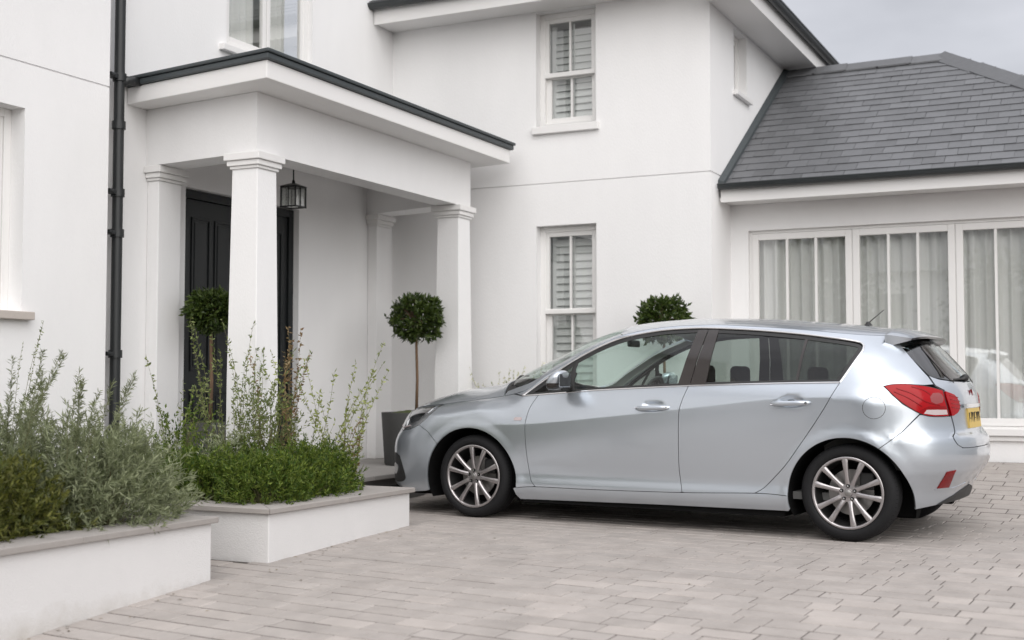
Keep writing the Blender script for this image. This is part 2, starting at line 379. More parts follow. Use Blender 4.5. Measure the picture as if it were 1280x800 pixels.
# two box sash windows on the gable
for (z0, z1, zm, bars_up, nm) in ((.55, 2.586, 1.73, 0, 'g'), (3.585, 4.76, 4.125, 1, 'u')):
    a0, a1 = -5.307, -4.655
    fr = frame_box(FW2, a0, a1, z0, z1-.001, -.16, -.10, .055, .05)
    win = hb(fr, 'window', M['frame'], bevel=.004)
    win_parts(FW2, win, a0+.05, a1-.05, zm-.02, z1-.055, -.112, .045, 1)
    win_parts(FW2, win, a0+.05, a1-.05, z0+.05, zm+.02, -.150, .055, 1)
    q = MB(); FW2.box(q, a0+.052, a1-.052, zm-.022, zm+.022, -.117, -.095); q.build('meeting_rail', M['frame'], win, bevel=.004)
    shutters(FW2, win, a0+.075, a1-.085, z0+.12, z1-.10, -.235, .075 if z0 < 1 else .07)
    q = MB(); FW2.box(q, a0-.03, a1+.035, z0-.075 if z0 > 1 else z0-.07, z0, -.16, .045); q.build('sill', M['trim'], win, bevel=.006)
# tall window above the porch
fr = frame_box(FW1, 8.60, 9.88, 3.96, 5.6, -.13, -.05, .07, .07); win = hb(fr, 'window', M['frame'], bevel=.004)
win_parts(FW1, win, 8.66, 9.24, 4.02, 5.54, -.06, .05, 0); win_parts(FW1, win, 9.25, 9.82, 4.02, 5.54, -.06, .05, 0)
q = MB(); FW1.box(q, 8.50, 9.95, 3.90, 3.958, -.13, .055); q.build('sill', M['trim'], win, bevel=.006)
# side window of the gable
fr = frame_box(FS, 12.165, 12.64, 3.95, 4.60, -.14, -.09, .05); win = hb(fr, 'window', M['frame'], bevel=.004)
win_parts(FS, win, 12.21, 12.60, 4.0, 4.555, -.10, .045, 0)
q = MB(); FS.box(q, 12.12, 12.70, 3.90, 3.948, -.1, .05); q.build('sill', M['trim'], win, bevel=.006)
# window by the left edge
fr = frame_box(FW0, 5.1, 6.262, 1.515, 2.93, -.20, -.13, .06); win = hb(fr, 'window', M['frame'], bevel=.004)
win_parts(FW0, win, 5.16, 5.68, 1.57, 2.87, -.14, .055, 0); win_parts(FW0, win, 5.69, 6.20, 1.57, 2.87, -.14, .055, 0)
q = MB(); FW0.box(q, 5.04, 6.33, 1.455, 1.512, -.2, .06); q.build('sill', M['sill'], win, bevel=.006)
q = MB(); FW0.box(q, 5.95, 5.99, 2.0, 2.14, -.135, -.12); q.build('handle', M['frame'], win)
# garage wing glazing: three wide casements
edges = [-3.315, -2.322, -1.395, -.40]
fr = frame_box(FG, -3.315, -.40, .60, 2.505, -.10, -.045, .03, .03); win = hb(fr, 'window', M['frame'], bevel=.004)
for i in range(3):
    win_parts(FG, win, edges[i]+(.03 if i == 0 else .004), edges[i+1]-(.03 if i == 2 else .004), .632, 2.472, -.035, .062, 2, th=.05, bt=.024, name='casement')
    if i: q = MB(); FG.box(q, edges[i]-.003, edges[i]+.003, .632, 2.472, -.08, -.045); q.build('joint_strip', M['frame'], win)
q = MB(); FG.box(q, -3.36, -.36, .545, .615, -.1, .055); q.build('sill', M['trim'], win, bevel=.008)
q = MB(); FG.box(q, -3.34, -.375, .50, .543, -.05, .03); q.build('sill_apron', M['trim'], win, bevel=.006)

# eaves, gutters and roofs
m = MB(); m.box((-6.99, 10.98, 4.765), (-3.14, 11.354, 4.80)); hb(m, 'soffit', M['trim'])
m = MB(); m.box((-6.99, 10.965, 4.75), (-3.11, 10.98, 4.95)); hb(m, 'fascia', M['trim'])
m = MB(); m.box((-3.489, 11.0, 4.625), (-3.14, 17.5, 4.66)); hb(m, 'soffit', M['trim'])
m = MB(); m.box((-3.14, 10.98, 4.61), (-3.115, 17.5, 4.80)); hb(m, 'fascia', M['trim'])
def gutter(p0, p1, out, r, name='gutter'):
    """half round gutter from p0 to p1, open side up; 'out' points away from the wall"""
    p0, p1, out = Vector(p0), Vector(p1), Vector(out); up = Vector((0, 0, 1)); mb = MB(); n = 10; vs = []
    for p in (p0, p1):
        for k in range(n+1):
            a = pi*k/n; vs.append(p + out*(r - r*cos(a)) - up*(r*sin(a)*1.0))
        for k in range(n, -1, -1):
            a = pi*k/n; vs.append(p + out*(r - (r-.006)*cos(a)) - up*((r-.006)*sin(a)))
    k = 2*(n+1); fs = [(i, (i+1) % k, k+(i+1) % k, k+i) for i in range(k)]
    for b in (0, k): fs += [(b+i, b+i+1, b+k-2-i, b+k-1-i) for i in range(n)]
    mb.add(vs, fs)
    mb.tube([p0+out*(2*r), p1+out*(2*r)], .008, 6)
    return hb(mb, name, M['gutter'], smooth=False)
gutter((-7.0, 10.962, 4.945), (-3.05, 10.962, 4.945), (0, -1, 0), .055)
gutter((-3.112, 10.9, 4.80), (-3.112, 17.5, 4.80), (1, 0, 0), .05)
def slate_roof(name, P0, U, S, length, slope_len, gauge, wid, clip, th=.009, rows=None, pieces=300, m=None):
    """plane at P0 spanned by U (along eave) and S (up slope) with lapped slates"""
    P0, U, S = Vector(P0), Vector(U).normalized(), Vector(S).normalized(); Nn = U.cross(S).normalized()
    if Nn.z < 0: Nn = -Nn
    roof = hb(MB().add([P0, P0+U*clip(0), P0+U*clip(slope_len)+S*slope_len, P0+S*slope_len], [(0,1,2,3)]), name, M['lead'])
    cnt = 0; rest_ = MB(); data = {}
    r = 0; rg = random.Random(5)
    while r*gauge < slope_len-.02 and (rows is None or r < rows):
        u0 = -wid*(r % 2)*.5
        while u0 < length:
            a, b = max(u0, 0)+.0015, min(u0+wid, length)-.0015; u0 += wid
            b = min(b, clip(r*gauge+gauge*.5))
            if b-a < .03: continue
            h = min(gauge*2.1, slope_len-r*gauge); w_ = b-a
            l = .016+rg.random()*.004
            vs = [(0,0,l+th),(w_,0,l+th),(w_,h,.002+th),(0,h,.002+th),(0,0,l),(w_,0,l),(w_,h,.002),(0,h,.002)]
            org = P0+U*a+S*(r*gauge-.012+rg.random()*.005)
            ju = (rg.random()-.5)*.004
            Mx = Matrix((( U.x, S.x, Nn.x, org.x), (U.y, S.y, Nn.y, org.y), (U.z, S.z, Nn.z, org.z), (0,0,0,1)))
            fs = [(0,1,2,3), (0,4,5,1), (1,5,6,2), (3,7,4,0)]
            if cnt < pieces:
                me = bpy.data.meshes.new('slate'); me.from_pydata([Vector(p) for p in vs], [], fs); me.materials.append(M['slate'])
                o = bpy.data.objects.new('slate', me); o.parent = roof; COL.objects.link(o); o.matrix_basis = Mx @ Matrix.Translation((ju, 0, 0))
            else: rest_.add([Mx @ Vector(p) for p in vs], fs)
            cnt += 1
        r += 1
    if rest_.v: tag(rest_.build('slates_beyond', M['slate'], roof), kind='stuff')
    return roof
# garage roof: eave v 11.60 z 2.885, ridge v 14.22 z 4.545, hip towards the right
EV, EZ, RV, RZ_ = 11.60, 2.885, 14.22, 4.545
Sv = Vector((0, RV-EV, RZ_-EZ)); SL = Sv.length
garage_roof = slate_roof('roof', (-3.49, EV, EZ), (1,0,0), Sv, 4.30, SL, .166, .195, lambda t: 4.30 - (t/SL)*2.55)
m = MB(); m.add([(.82, EV, EZ-.01), (-1.73, RV, RZ_-.01), (.82, RV+2.6, EZ-.01), (-3.49, RV, RZ_-.01), (-3.49, RV+2.62, EZ-.01)], [(0, 2, 1), (1, 2, 4, 3)]); hb(m, 'rear_roof', M['slate'])
def ridge_caps(p0, p1, w_, n, parent, endlap=.02):
    p0, p1 = Vector(p0), Vector(p1); d = (p1-p0); L = d.length/n; d.normalize(); side = d.cross(Vector((0,0,1))).normalized(); up = side.cross(d)
    for i in range(n):
        a = p0+d*(L*i-.0); b = p0+d*(L*(i+1)+endlap); vs = []; lift = .004*(i % 2)
        for p, e in ((a, 0), (b, .006)):
            for s_, h in ((-w_, -w_*.62), (0, .02), (w_, -w_*.62)):
                vs.append(p+side*s_+up*(h+.045+e+lift))
            for s_, h in ((w_, -w_*.62-.018), (0, 0), (-w_, -w_*.62-.018)):
                vs.append(p+side*s_+up*(h+.045+e+lift))
        fs = [(k, (k+1) % 6, 6+(k+1) % 6, 6+k) for k in range(6)] + [(5,4,1,0), (4,3,2,1), (6,7,10,11), (7,8,9,10)]
        MB().add(vs, fs).build('ridge_tile', M['slate'], parent)
ridge_caps((-3.49, RV, RZ_), (-1.73, RV, RZ_), .13, 5, garage_roof)
ridge_caps((.82, EV, EZ+.02), (-1.73, RV, RZ_+.01), .13, 12, garage_roof)
m = MB(); m.add([(-3.488, EV-.02, EZ+.0), (-3.43, EV-.02, EZ+.0), (-3.43, RV, RZ_+.03), (-3.488, RV, RZ_+.03), (-3.488, EV-.02, EZ+.075), (-3.43, EV-.02, EZ+.055), (-3.43, RV, RZ_+.065), (-3.488, RV, RZ_+.095)],
    [(0,3,2,1),(4,5,6,7),(0,1,5,4),(1,2,6,5),(2,3,7,6),(3,0,4,7)]); hb(m, 'flashing', M['lead'])
m = MB(); m.box((-3.488, 11.625, 2.765), (.8, 11.99, 2.79)); hb(m, 'soffit', M['trim'])
m = MB(); m.box((-3.47, 11.60, 2.745), (.8, 11.62, 2.895)); hb(m, 'fascia', M['trim'])
gutter((-3.475, 11.598, 2.905), (.85, 11.598, 2.905), (0, -1, 0), .05)
# main roof over the gable block, only its lowest courses are in sight
main_roof = slate_roof('roof', (-7.0, 10.90, 4.955), (1,0,0), (0, 2.4, 1.5), 4.0, 4.6, .166, .235, lambda t: 4.0, rows=4)
m = MB(); m.add([(-3.02, 10.9, 4.83), (-3.02, 18, 4.83), (-7.0, 14.95, 7.4), (-7, 18, 7.4)], [(0, 1, 3, 2)]); hb(m, 'side_roof', M['slate'])
m = MB(); m.box((-12, -3, 7.0), (-6.4, 11.3, 7.12)); hb(m, 'parapet', M['trim'])

# ---- porch
OU, OV0, OV1 = -5.80, 7.487, 10.875
beam = [(-7.0, 7.62), (OU, OV0), (OU, OV1), (-7.0, 11.12), (-7.0, 10.86), (OU-.235, OV1-.262), (OU-.235, OV0+.262), (-7.0, 7.90)]
m = MB(); m.prism(beam, 2.745, 3.195); hb(m, 'porch_beam', M['render'])
m = MB(); m.add([(-6.995, 7.8, 3.02), (-6.0, 7.7, 3.02), (-6.0, 10.7, 3.02), (-6.995, 10.9, 3.02)], [(0, 3, 2, 1)]); m.add([(-6.995, 7.8, 3.04), (-6.0, 7.7, 3.04), (-6.0, 10.7, 3.04), (-6.995, 10.9, 3.04)], [(0, 1, 2, 3)]); hb(m, 'porch_ceiling', M['render'])
# cornice board, lead roll and raised flat roof
def cor(o): return [(-6.995, 7.40-o), (-5.475+o, 7.175-o), (-5.475+o, 11.10+o), (-6.995, 11.345)]
m = MB(); m.prism(cor(0), 3.197, 3.33); hb(m, 'cornice', M['trim'], bevel=.006)
m = MB(); m.prism(cor(-.16), 3.335, 3.40); m.prism(cor(-.9) if False else cor(-.25), 3.402, 3.44); roofp = hb(m, 'porch_roof', M['lead'], bevel=.01)
m = MB(); m.prism(cor(.03), 3.332, 3.375); m.prism(cor(.045), 3.377, 3.405); m.build('lead_edge', M['lead'], roofp, bevel=.008)
def column(u, v, z0, z1, wb, wt, half=None):
    """square tapering column with plinth and moulded capital; near faces at u and v"""
    m = MB(); d = lambda w: w/2
    ws = [(z0, wb), (z0+(z1-z0)*.35, wb*.985), (z1, wt)]; vs = []
    for z, w_ in ws: vs += [(u-d(w_), v-d(w_), z), (u+d(w_), v-d(w_), z), (u+d(w_), v+d(w_), z), (u-d(w_), v+d(w_), z)]
    fs = [(i*4+k, i*4+(k+1) % 4, i*4+4+(k+1) % 4, i*4+4+k) for i in range(2) for k in range(4)] + [(3,2,1,0), (8,9,10,11)]
    c = hb(MB().add(vs, fs), 'porch_column', M['render'], bevel=.006)
    for a, b, e in ((z1, z1+.022, .014), (z1+.023, z1+.062, .030), (z1+.063, z1+.118, .048)):
        w_ = wt/2+e; MB().box((u-w_, v-w_, a), (u+w_, v+w_, b)).build('capital', M['trim'], c, bevel=.005)
    w_ = wb/2+.02; MB().box((u-w_, v-w_, z0), (u+w_, v+w_, z0+.12)).build('plinth', M['trim'], c, bevel=.006)
    return c
column(-5.915, 7.612, .246, 2.625, .275, .235)
column(-5.915, 10.742, .246, 2.625, .275, .235)
def pilaster(v0, v1, proj):
    m = MB(); m.box((-6.998, v0, .246), (-7+proj, v1, 2.625)); c = hb(m, 'pilaster', M['render'], bevel=.005)
    for a, b, e in ((2.626, 2.648, .014), (2.649, 2.688, .030), (2.689, 2.743, .048)):
        MB().box((-6.997, v0-e, a), (-7+proj+e, v1+e, b)).build('capital', M['trim'], c, bevel=.005)
pilaster(7.645, 7.905, .12); pilaster(10.88, 11.13, .11)
# door: two black leaves with raised panels
m = MB(); m.box((-7.125, 8.10, .25), (-7.06, 8.17, 2.648)); m.box((-7.125, 9.62, .25), (-7.06, 9.688, 2.648)); m.box((-7.125, 8.17, 2.575), (-7.06, 9.62, 2.648))
door = hb(m, 'door', M['door'], bevel=.004)
for a, b in ((8.175, 8.892), (8.898, 9.615)):
    MB().box((-7.12, a, .26), (-7.08, b, 2.57)).build('door_leaf', M['door'], door, bevel=.003)
    for z0, z1 in ((.42, .95), (1.12, 2.42)):
        for c0, c1 in ((a+.09, (a+b)/2-.03), ((a+b)/2+.03, b-.09)):
            q = MB(); q.box((-7.079, c0, z0), (-7.068, c0+.018, z1)); q.box((-7.079, c1-.018, z0), (-7.068, c1, z1)); q.box((-7.079, c0+.018, z0), (-7.068, c1-.018, z0+.018)); q.box((-7.079, c0+.018, z1-.018), (-7.068, c1-.018, z1))
            q.box((-7.079, c0+.04, z0+.04), (-7.073, c1-.04, z1-.04)); q.build('door_panel', M['door'], door, bevel=.003)
q = MB(); q.tube([(-7.08, 8.97, 1.1), (-7.02, 8.97, 1.1), (-7.02, 8.97, 1.5), (-7.08, 8.97, 1.5)], .011, 8); q.build('handle', M['metal_dark'], door, smooth=True)
# drainpipe at the inner corner
PU, PV = -6.90, 7.215
m = MB(); m.tube([(PU, PV, -.1), (PU, PV, 7.0)], .040, 20, False); pipe = hb(m, 'drainpipe', M['pipe'], smooth=True)
for z in (.55, 1.24, 2.16, 2.47, 2.99, 3.36, 4.9):
    q = MB(); q.lathe([(.041, -.03), (.052, -.03), (.052, .03), (.041, .03)], 20, c=(PU, PV, z)); q.build('pipe_collar', M['pipe'], pipe, auto=40)
for z in (1.24, 2.16, 2.47, 3.36):
    q = MB(); q.box((-6.93, 7.065, z-.015), (-6.87, 7.20, z+.015)); q.lathe([(0, -.02), (.016, -.02), (.016, .02), (0, .02)], 10, axis='y', c=(-6.86, 7.10, z)); q.build('pipe_bracket', M['pipe'], pipe)
q = MB(); q.tube([(PU, PV, 3.30), (PU+.03, PV+.05, 3.345), (PU+.06, PV+.16, 3.355)], .035, 12); q.build('pipe_branch', M['pipe'], pipe, smooth=True)

# porch floor (step): slab with nosing over a recessed riser
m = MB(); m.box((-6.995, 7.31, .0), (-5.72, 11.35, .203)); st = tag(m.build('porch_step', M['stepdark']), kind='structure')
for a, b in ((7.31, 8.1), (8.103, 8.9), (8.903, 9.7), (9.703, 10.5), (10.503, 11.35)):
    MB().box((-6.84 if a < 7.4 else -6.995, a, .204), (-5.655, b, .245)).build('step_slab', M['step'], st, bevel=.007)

# ---- curtains
def curtain(a0, a1, z0, z1, v, seed, label):
    rg = random.Random(seed); n = int((a1-a0)/.009); vs = []; ph = [rg.random()*7 for _ in range(5)]
    for j in range(14):
        t = j/13; z = z0+(z1-z0)*t
        for i in range(n+1):
            x = a0+(a1-a0)*i/n
            y = v+.028*sin(x*52+ph[0]+.8*sin(x*9+ph[1])+.25*t)*(.65+.35*t)+.012*sin(x*23+ph[2]+t)+.006*sin(x*121+ph[3])
            vs.append((x, y, z))
    fs = [(j*(n+1)+i, j*(n+1)+i+1, (j+1)*(n+1)+i+1, (j+1)*(n+1)+i) for j in range(13) for i in range(n)]
    tag(MB().add(vs, fs).build('curtain', M['curtain'], smooth=True), label, 'curtain', 'sheer curtains in the garage wing window')
curtain(-3.30, -2.36, .60, 2.49, 12.17, 1, 'pale grey sheer curtain in the leftmost of the three big casements')
curtain(-2.34, -1.42, .60, 2.49, 12.18, 2, 'pale grey sheer curtain in the middle casement, behind the car aerial')
curtain(-1.40, -.42, .60, 2.49, 12.17, 3, 'pale grey sheer curtain in the casement at the right edge, behind the car boot')
def curtain_v(a0, a1, z0, z1, u, label):
    n = int((a1-a0)/.012); vs = []
    for j in range(8):
        for i in range(n+1):
            y = a0+(a1-a0)*i/n; vs.append((u+.03*sin(y*60+j*.1)+.01*sin(y*21), y, z0+(z1-z0)*j/7))
    fs = [(j*(n+1)+i, j*(n+1)+i+1, (j+1)*(n+1)+i+1, (j+1)*(n+1)+i) for j in range(7) for i in range(n)]
    tag(MB().add(vs, fs).build('curtain', M['curtain'], smooth=True), label, 'curtain')
curtain_v(9.50, 9.84, 3.97, 5.6, -7.30, 'grey curtain drawn aside at the right of the tall window above the porch')
curtain_v(8.64, 9.26, 3.97, 5.6, -7.24, 'pale pleated sheet added for the sky reflection in the left pane of the tall window above the porch')  # added sheet, its pale colour stands in for sky reflected in the pane

# ---- lantern hanging in the porch
LX, LY = -6.42, 8.80
lan = tag(empty('hanging_lantern', (LX, LY, 2.53)), 'black square glazed lantern hanging in the porch beside the front pillar', 'lantern')
q = MB(); q.tube([(0,0,.49), (0,0,.21)], .006, 6); q.lathe([(0,.0),(.05,.0),(.05,-.015),(0,-.015)], 16, c=(0,0,.488)); q.lathe([(0,.04),(.012,.03),(.016,.0),(0,-.0)], 10, c=(0,0,.20)); q.build('chain', M['metal_dark'], lan)
q = MB(); r_ = .075
for sx, sy in ((-1,-1),(1,-1),(1,1),(-1,1)): q.box((sx*r_-.005, sy*r_-.005, 0), (sx*r_+.005, sy*r_+.005, .17))
for z in (0, .17):
    for sy in (-1, 1): q.box((-r_+.005, sy*r_-.005, z-.005), (r_-.005, sy*r_+.005, z+.006)); q.box((sy*r_-.005, -r_-.006, z-.006), (sy*r_+.005, r_+.006, z+.007))
for sy in (-1, 1): q.box((-.003, sy*r_-.003, .006), (.003, sy*r_+.003, .165)); q.box((sy*r_-.003, -.003, .006), (sy*r_+.003, .003, .165))
q.build('lantern_frame', M['metal_dark'], lan)
q = MB(); q.add([(-r_-.012,-r_-.012,.177),(r_+.012,-r_-.012,.177),(r_+.012,r_+.012,.177),(-r_-.012,r_+.012,.177),(-.02,-.02,.205),(.02,-.02,.205),(.02,.02,.205),(-.02,.02,.205)], [(3,2,1,0),(4,5,6,7),(0,1,5,4),(1,2,6,5),(2,3,7,6),(3,0,4,7)]); q.build('lantern_cap', M['metal_dark'], lan)
for sx, sy, ax in ((-1,0,0),(1,0,0),(0,-1,1),(0,1,1)):
    q = MB()
    if ax == 0: q.box((sx*.070-.001, -.069, .006), (sx*.070+.001, .069, .165))
    else: q.box((-.068, sy*.070-.001, .006), (.068, sy*.070+.001, .165))
    q.build('lantern_pane', M['lamp_glass'], lan)
q = MB(); q.tube([(0,0,0),(0,0,.09)], .012, 8); q.build('candle', M['trim'], lan)

# ---- raised planters with coping
def planter(poly, name, label, holes_z, ztop, capw, seams):
    """poly: outer outline (counter-clockwise), inner offset capw"""
    pl = tag(empty(name, (poly[0][0], poly[0][1], 0)), label, 'planter', 'raised white planters'); L0 = pl.location
    def off(d):
        n = len(poly); out_ = []
        for i in range(n):
            a, b, c = Vector(poly[i-1]), Vector(poly[i]), Vector(poly[(i+1) % n])
            e1, e2 = (b-a).normalized(), (c-b).normalized(); n1, n2 = Vector((-e1.y, e1.x)), Vector((-e2.y, e2.x))
            k = (n1+n2); k = k/(k.dot(n1)); out_.append((b.x+k.x*d, b.y+k.y*d))
        return out_
    o = off(0); i_ = off(.16); n = len(o)
    def ring(mb, a, b, z0, z1):
        vs = [(*p, z0) for p in a]+[(*p, z0) for p in b]+[(*p, z1) for p in a]+[(*p, z1) for p in b]
        for k in range(n):
            l = (k+1) % n; mb_f.append((k, l, 2*n+l, 2*n+k)); mb_f.append((n+l, n+k, 3*n+k, 3*n+l)); mb_f.append((2*n+k, 2*n+l, 3*n+l, 3*n+k)); mb_f.append((l, k, n+k, n+l))
        mb.add(vs, mb_f)
    mb_f = []; m = MB(); ring(m, o, i_, -.6, ztop); x = m.build('planter_wall', M['planter_render'], pl, bevel=.006); x.location = -L0
    oc, ic = off(-.03), off(capw)
    for k in range(n):
        l = (k+1) % n; a, b, c, d = Vector(oc[k]), Vector(oc[l]), Vector(ic[l]), Vector(ic[k]); L_ = (b-a).length; ns = max(1, round(L_/seams)); g = .0015/L_
        for s in range(ns):
            t0, t1 = s/ns+g, (s+1)/ns-g; p = [a.lerp(b, t0), a.lerp(b, t1), d.lerp(c, t1), d.lerp(c, t0)]
            q = MB(); q.prism([(v_.x, v_.y) for v_ in p], ztop+.001, ztop+.034); x = q.build('coping_stone', M['stone'], pl, bevel=.004); x.location = -L0
    m = MB(); m.add([(*p, ztop-.03) for p in i_], [tuple(range(n))]); x = m.build('soil', M['soil'], pl); x.location = -L0
    return pl
planter([(-6.84, 1.6), (-4.65, 1.6), (-4.65, 5.63), (-6.84, 5.63)], 'planter', 'long white rendered planter at the left edge, filled with silver shrubs', 0, .235, .24, .95)
planter([(-6.84, 6.155), (-4.65, 6.155), (-4.65, 7.80), (-5.60, 7.80), (-5.60, 7.28), (-6.84, 7.28)], 'planter', 'white rendered planter in front of the porch with the bright green hedge', 0, .235, .24, .95)
# ---------------------------------------------------------------- car
def paint():
    m = bpy.data.materials.new('silver_blue_paint'); m.use_nodes = True; t = m.node_tree; b = t.nodes['Principled BSDF']
    b.inputs['Base Color'].default_value = (.565, .61, .66, 1); b.inputs['Metallic'].default_value = .76; b.inputs['Roughness'].default_value = .29
    b.inputs['Coat Weight'].default_value = 1.0; b.inputs['Coat Roughness'].default_value = .03
    n = t.nodes.new('ShaderNodeTexNoise'); n.inputs['Scale'].default_value = 900; tcn = t.nodes.new('ShaderNodeTexCoord'); t.links.new(tcn.outputs['Object'], n.inputs['Vector'])
    bp = t.nodes.new('ShaderNodeBump'); bp.inputs['Strength'].default_value = .06; bp.inputs['Distance'].default_value = .002; t.links.new(n.outputs['Fac'], bp.inputs['Height']); t.links.new(bp.outputs[0], b.inputs['Normal'])
    return m
M['paint'] = paint()
M['chrome'] = mat('chrome', (.80, .80, .80), .14, metal=1)
M['blackgloss'] = mat('gloss_black_trim', (.035, .03, .028), .16, spec=.6)
M['blackplastic'] = mat('black_plastic', (.022, .022, .022), .55)
M['under'] = mat('underbody_black', (.008, .008, .008), .9, spec=.1)
M['tyre'] = mat('tyre_rubber', (.010, .010, .011), .75, bump=.15, bscale=120, spec=.3)
M['alloy'] = mat('alloy', (.46, .435, .435), .30, metal=.85)
M['alloy_dark'] = mat('alloy_barrel', (.05, .05, .05), .45, metal=.7)
M['disc'] = mat('brake_disc', (.30, .29, .28), .35, metal=.8)
M['redlamp'] = mat('red_lens', (.32, .002, .005), .14, spec=.28)
M['reddark'] = mat('dark_red_lens', (.22, .002, .004), .14, spec=.28)
M['clearlamp'] = mat('clear_lens', (.50, .42, .42), .14)
M['lenspink'] = mat('smoked_lens', (.26, .06, .06), .14)
M['lampdark'] = mat('headlamp_housing', (.26, .27, .28), .22, metal=.6, coat=1)
M['lampchrome'] = mat('headlamp_reflector', (.75, .76, .78), .15, metal=1)
M['cabin'] = mat('cabin_grey', (.16, .16, .155), .8)
M['cabinlight'] = mat('headlining', (.6, .6, .58), .9)
M['seat'] = mat('seat_fabric', (.075, .055, .045), .9, bump=.3, bscale=300)
M['cglass'] = glass('car_glass', (.80, .90, .86), 1.0, ior=1.55)
M['cglass_dark'] = glass('privacy_glass', (.29, .32, .30), 1.0, ior=1.55)
M['rglass'] = glass('rear_screen_glass', (.20, .26, .28), 1.0, ior=2.0)
M['plate_y'] = mat('yellow_plate', (.58, .41, .11), .5)
M['mirrorglass'] = mat('mirror_glass', (.35, .37, .4), .1, metal=1)
car = tag(empty('parked_car', (-4.485+.07847*.865, 8.457+.99692*.865, 0), -atan2(.07847, .99692)),
          'silver blue five door hatchback parked on the paving in front of the house', 'car')
def pchip(xs,ys,x):
    xs=np.asarray(xs,float);ys=np.asarray(ys,float);x=np.clip(np.asarray(x,float),xs[0],xs[-1])
    h=np.diff(xs);d=np.diff(ys,axis=0)/(h if ys.ndim==1 else h[:,None])
    m=np.zeros_like(ys)
    w1=2*h[1:]+h[:-1];w2=h[1:]+2*h[:-1]
    if ys.ndim>1: w1=w1[:,None];w2=w2[:,None]
    with np.errstate(all='ignore'):
        mm=(w1+w2)/(w1/d[:-1]+w2/d[1:])
    ok=(d[:-1]*d[1:]>0);m[1:-1]=np.where(ok,mm,0);m[0]=d[0];m[-1]=d[-1]
    k=np.clip(np.searchsorted(xs,x,side='right')-1,0,len(xs)-2)
    t=(x-xs[k])/h[k];H=h[k]
    if ys.ndim>1:
        c=np.arange(len(x));y0=ys[k,c];y1=ys[k+1,c];m0=m[k,c];m1=m[k+1,c]
    else: y0=ys[k];y1=ys[k+1];m0=m[k];m1=m[k+1]
    return y0*(2*t**3-3*t*t+1)+H*m0*(t**3-2*t*t+t)+y1*(3*t*t-2*t**3)+H*m1*(t**3-t*t)
SEC=[(-1.0,[(.12,.82),(.2,.85),(.3,.865),(.45,.885),(.60,.893),(.68,.885),(.76,.84),(.82,.74),(.86,.66),(1.5,.3)]),
(-.35,[(.12,.82),(.22,.85),(.36,.868),(.55,.884),(.68,.892),(.76,.882),(.82,.825),(.857,.73),(.90,.62),(1.5,.3)]),
(.10,[(.12,.82),(.22,.855),(.36,.866),(.55,.880),(.70,.893),(.80,.882),(.87,.820),(.905,.735),(.95,.64),(1.5,.3)]),
(.45,[(.12,.80),(.22,.862),(.27,.870),(.345,.8625),(.41,.868),(.55,.884),(.700,.8963),(.715,.897),(.730,.8955),(.82,.873),(.90,.838),(.95,.803),(1.02,.758),(1.1,.72),(1.5,.4)]),
(1.2,[(.12,.80),(.20,.858),(.27,.872),(.345,.8635),(.41,.869),(.55,.887),(.770,.9013),(.785,.902),(.800,.900),(.88,.868),(.97,.832),(1.0,.820),(1.1,.785),(1.2,.745),(1.3,.695),(1.37,.655),(1.42,.60),(1.5,.5)]),
(1.8,[(.12,.80),(.20,.858),(.27,.872),(.345,.864),(.41,.870),(.55,.888),(.835,.9043),(.85,.905),(.865,.9028),(.93,.873),(.99,.846),(1.02,.834),(1.1,.80),(1.2,.76),(1.3,.70),(1.385,.645),(1.43,.60),(1.5,.5)]),
(2.6,[(.12,.80),(.20,.858),(.27,.871),(.345,.865),(.41,.872),(.60,.895),(.910,.9074),(.925,.908),(.938,.9055),(.99,.878),(1.03,.856),(1.1,.82),(1.2,.77),(1.3,.70),(1.36,.645),(1.40,.59),(1.5,.45)]),
(3.1,[(.12,.80),(.20,.84),(.30,.868),(.45,.888),(.65,.905),(.88,.912),(.96,.895),(1.05,.85),(1.15,.795),(1.25,.73),(1.31,.67),(1.36,.60),(1.5,.4)]),
(3.8,[(.12,.78),(.20,.83),(.30,.86),(.45,.882),(.65,.897),(.88,.90),(.96,.885),(1.05,.83),(1.15,.76),(1.25,.69),(1.31,.63),(1.36,.56),(1.5,.4)])]
NF=[(.10,-.90),(.16,-.965),(.23,-1.025),(.35,-1.015),(.50,-1.01),(.58,-.99),(.66,-.94),(.74,-.905),(.80,-.87),(.84,-.80),(.88,-.70),(.91,-.58),(1.0,-.2),(1.5,.5)]
NR=[(.10,3.32),(.24,3.40),(.32,3.43),(.39,3.475),(.46,3.525),(.54,3.545),(.62,3.54),(.67,3.53),(.70,3.492),(.78,3.478),(.91,3.47),(1.0,3.445),(1.067,3.41),(1.15,3.345),(1.25,3.26),(1.32,3.195),(1.36,3.15),(1.5,3.0)]
ARCH=[(-.015,.278,.400),(2.852,.280,.388)]
def arr(t): return np.array([p[0] for p in t]),np.array([p[1] for p in t])
SA=np.array([s[0] for s in SEC])
RF,PF,RR,PR=.62,2.6,.62,2.6
DENT=[(1.51,.862),(2.50,.902)]
def WT(a,z):
    a=np.atleast_1d(np.asarray(a,float));z=np.atleast_1d(np.asarray(z,float))
    v=np.array([pchip(*arr(s[1]),z) for s in SEC])
    return pchip(SA,v,a)
CRS=[(-1.0,.62),(-.35,.68),(.10,.70),(.45,.715),(1.2,.785),(1.8,.85),(2.6,.925),(3.1,.93),(3.8,.93)]
BLT=[(-1.0,.80),(.15,.905),(.45,.928),(1.2,.975),(1.8,1.0),(2.6,1.018),(3.1,1.03),(3.8,1.03)]
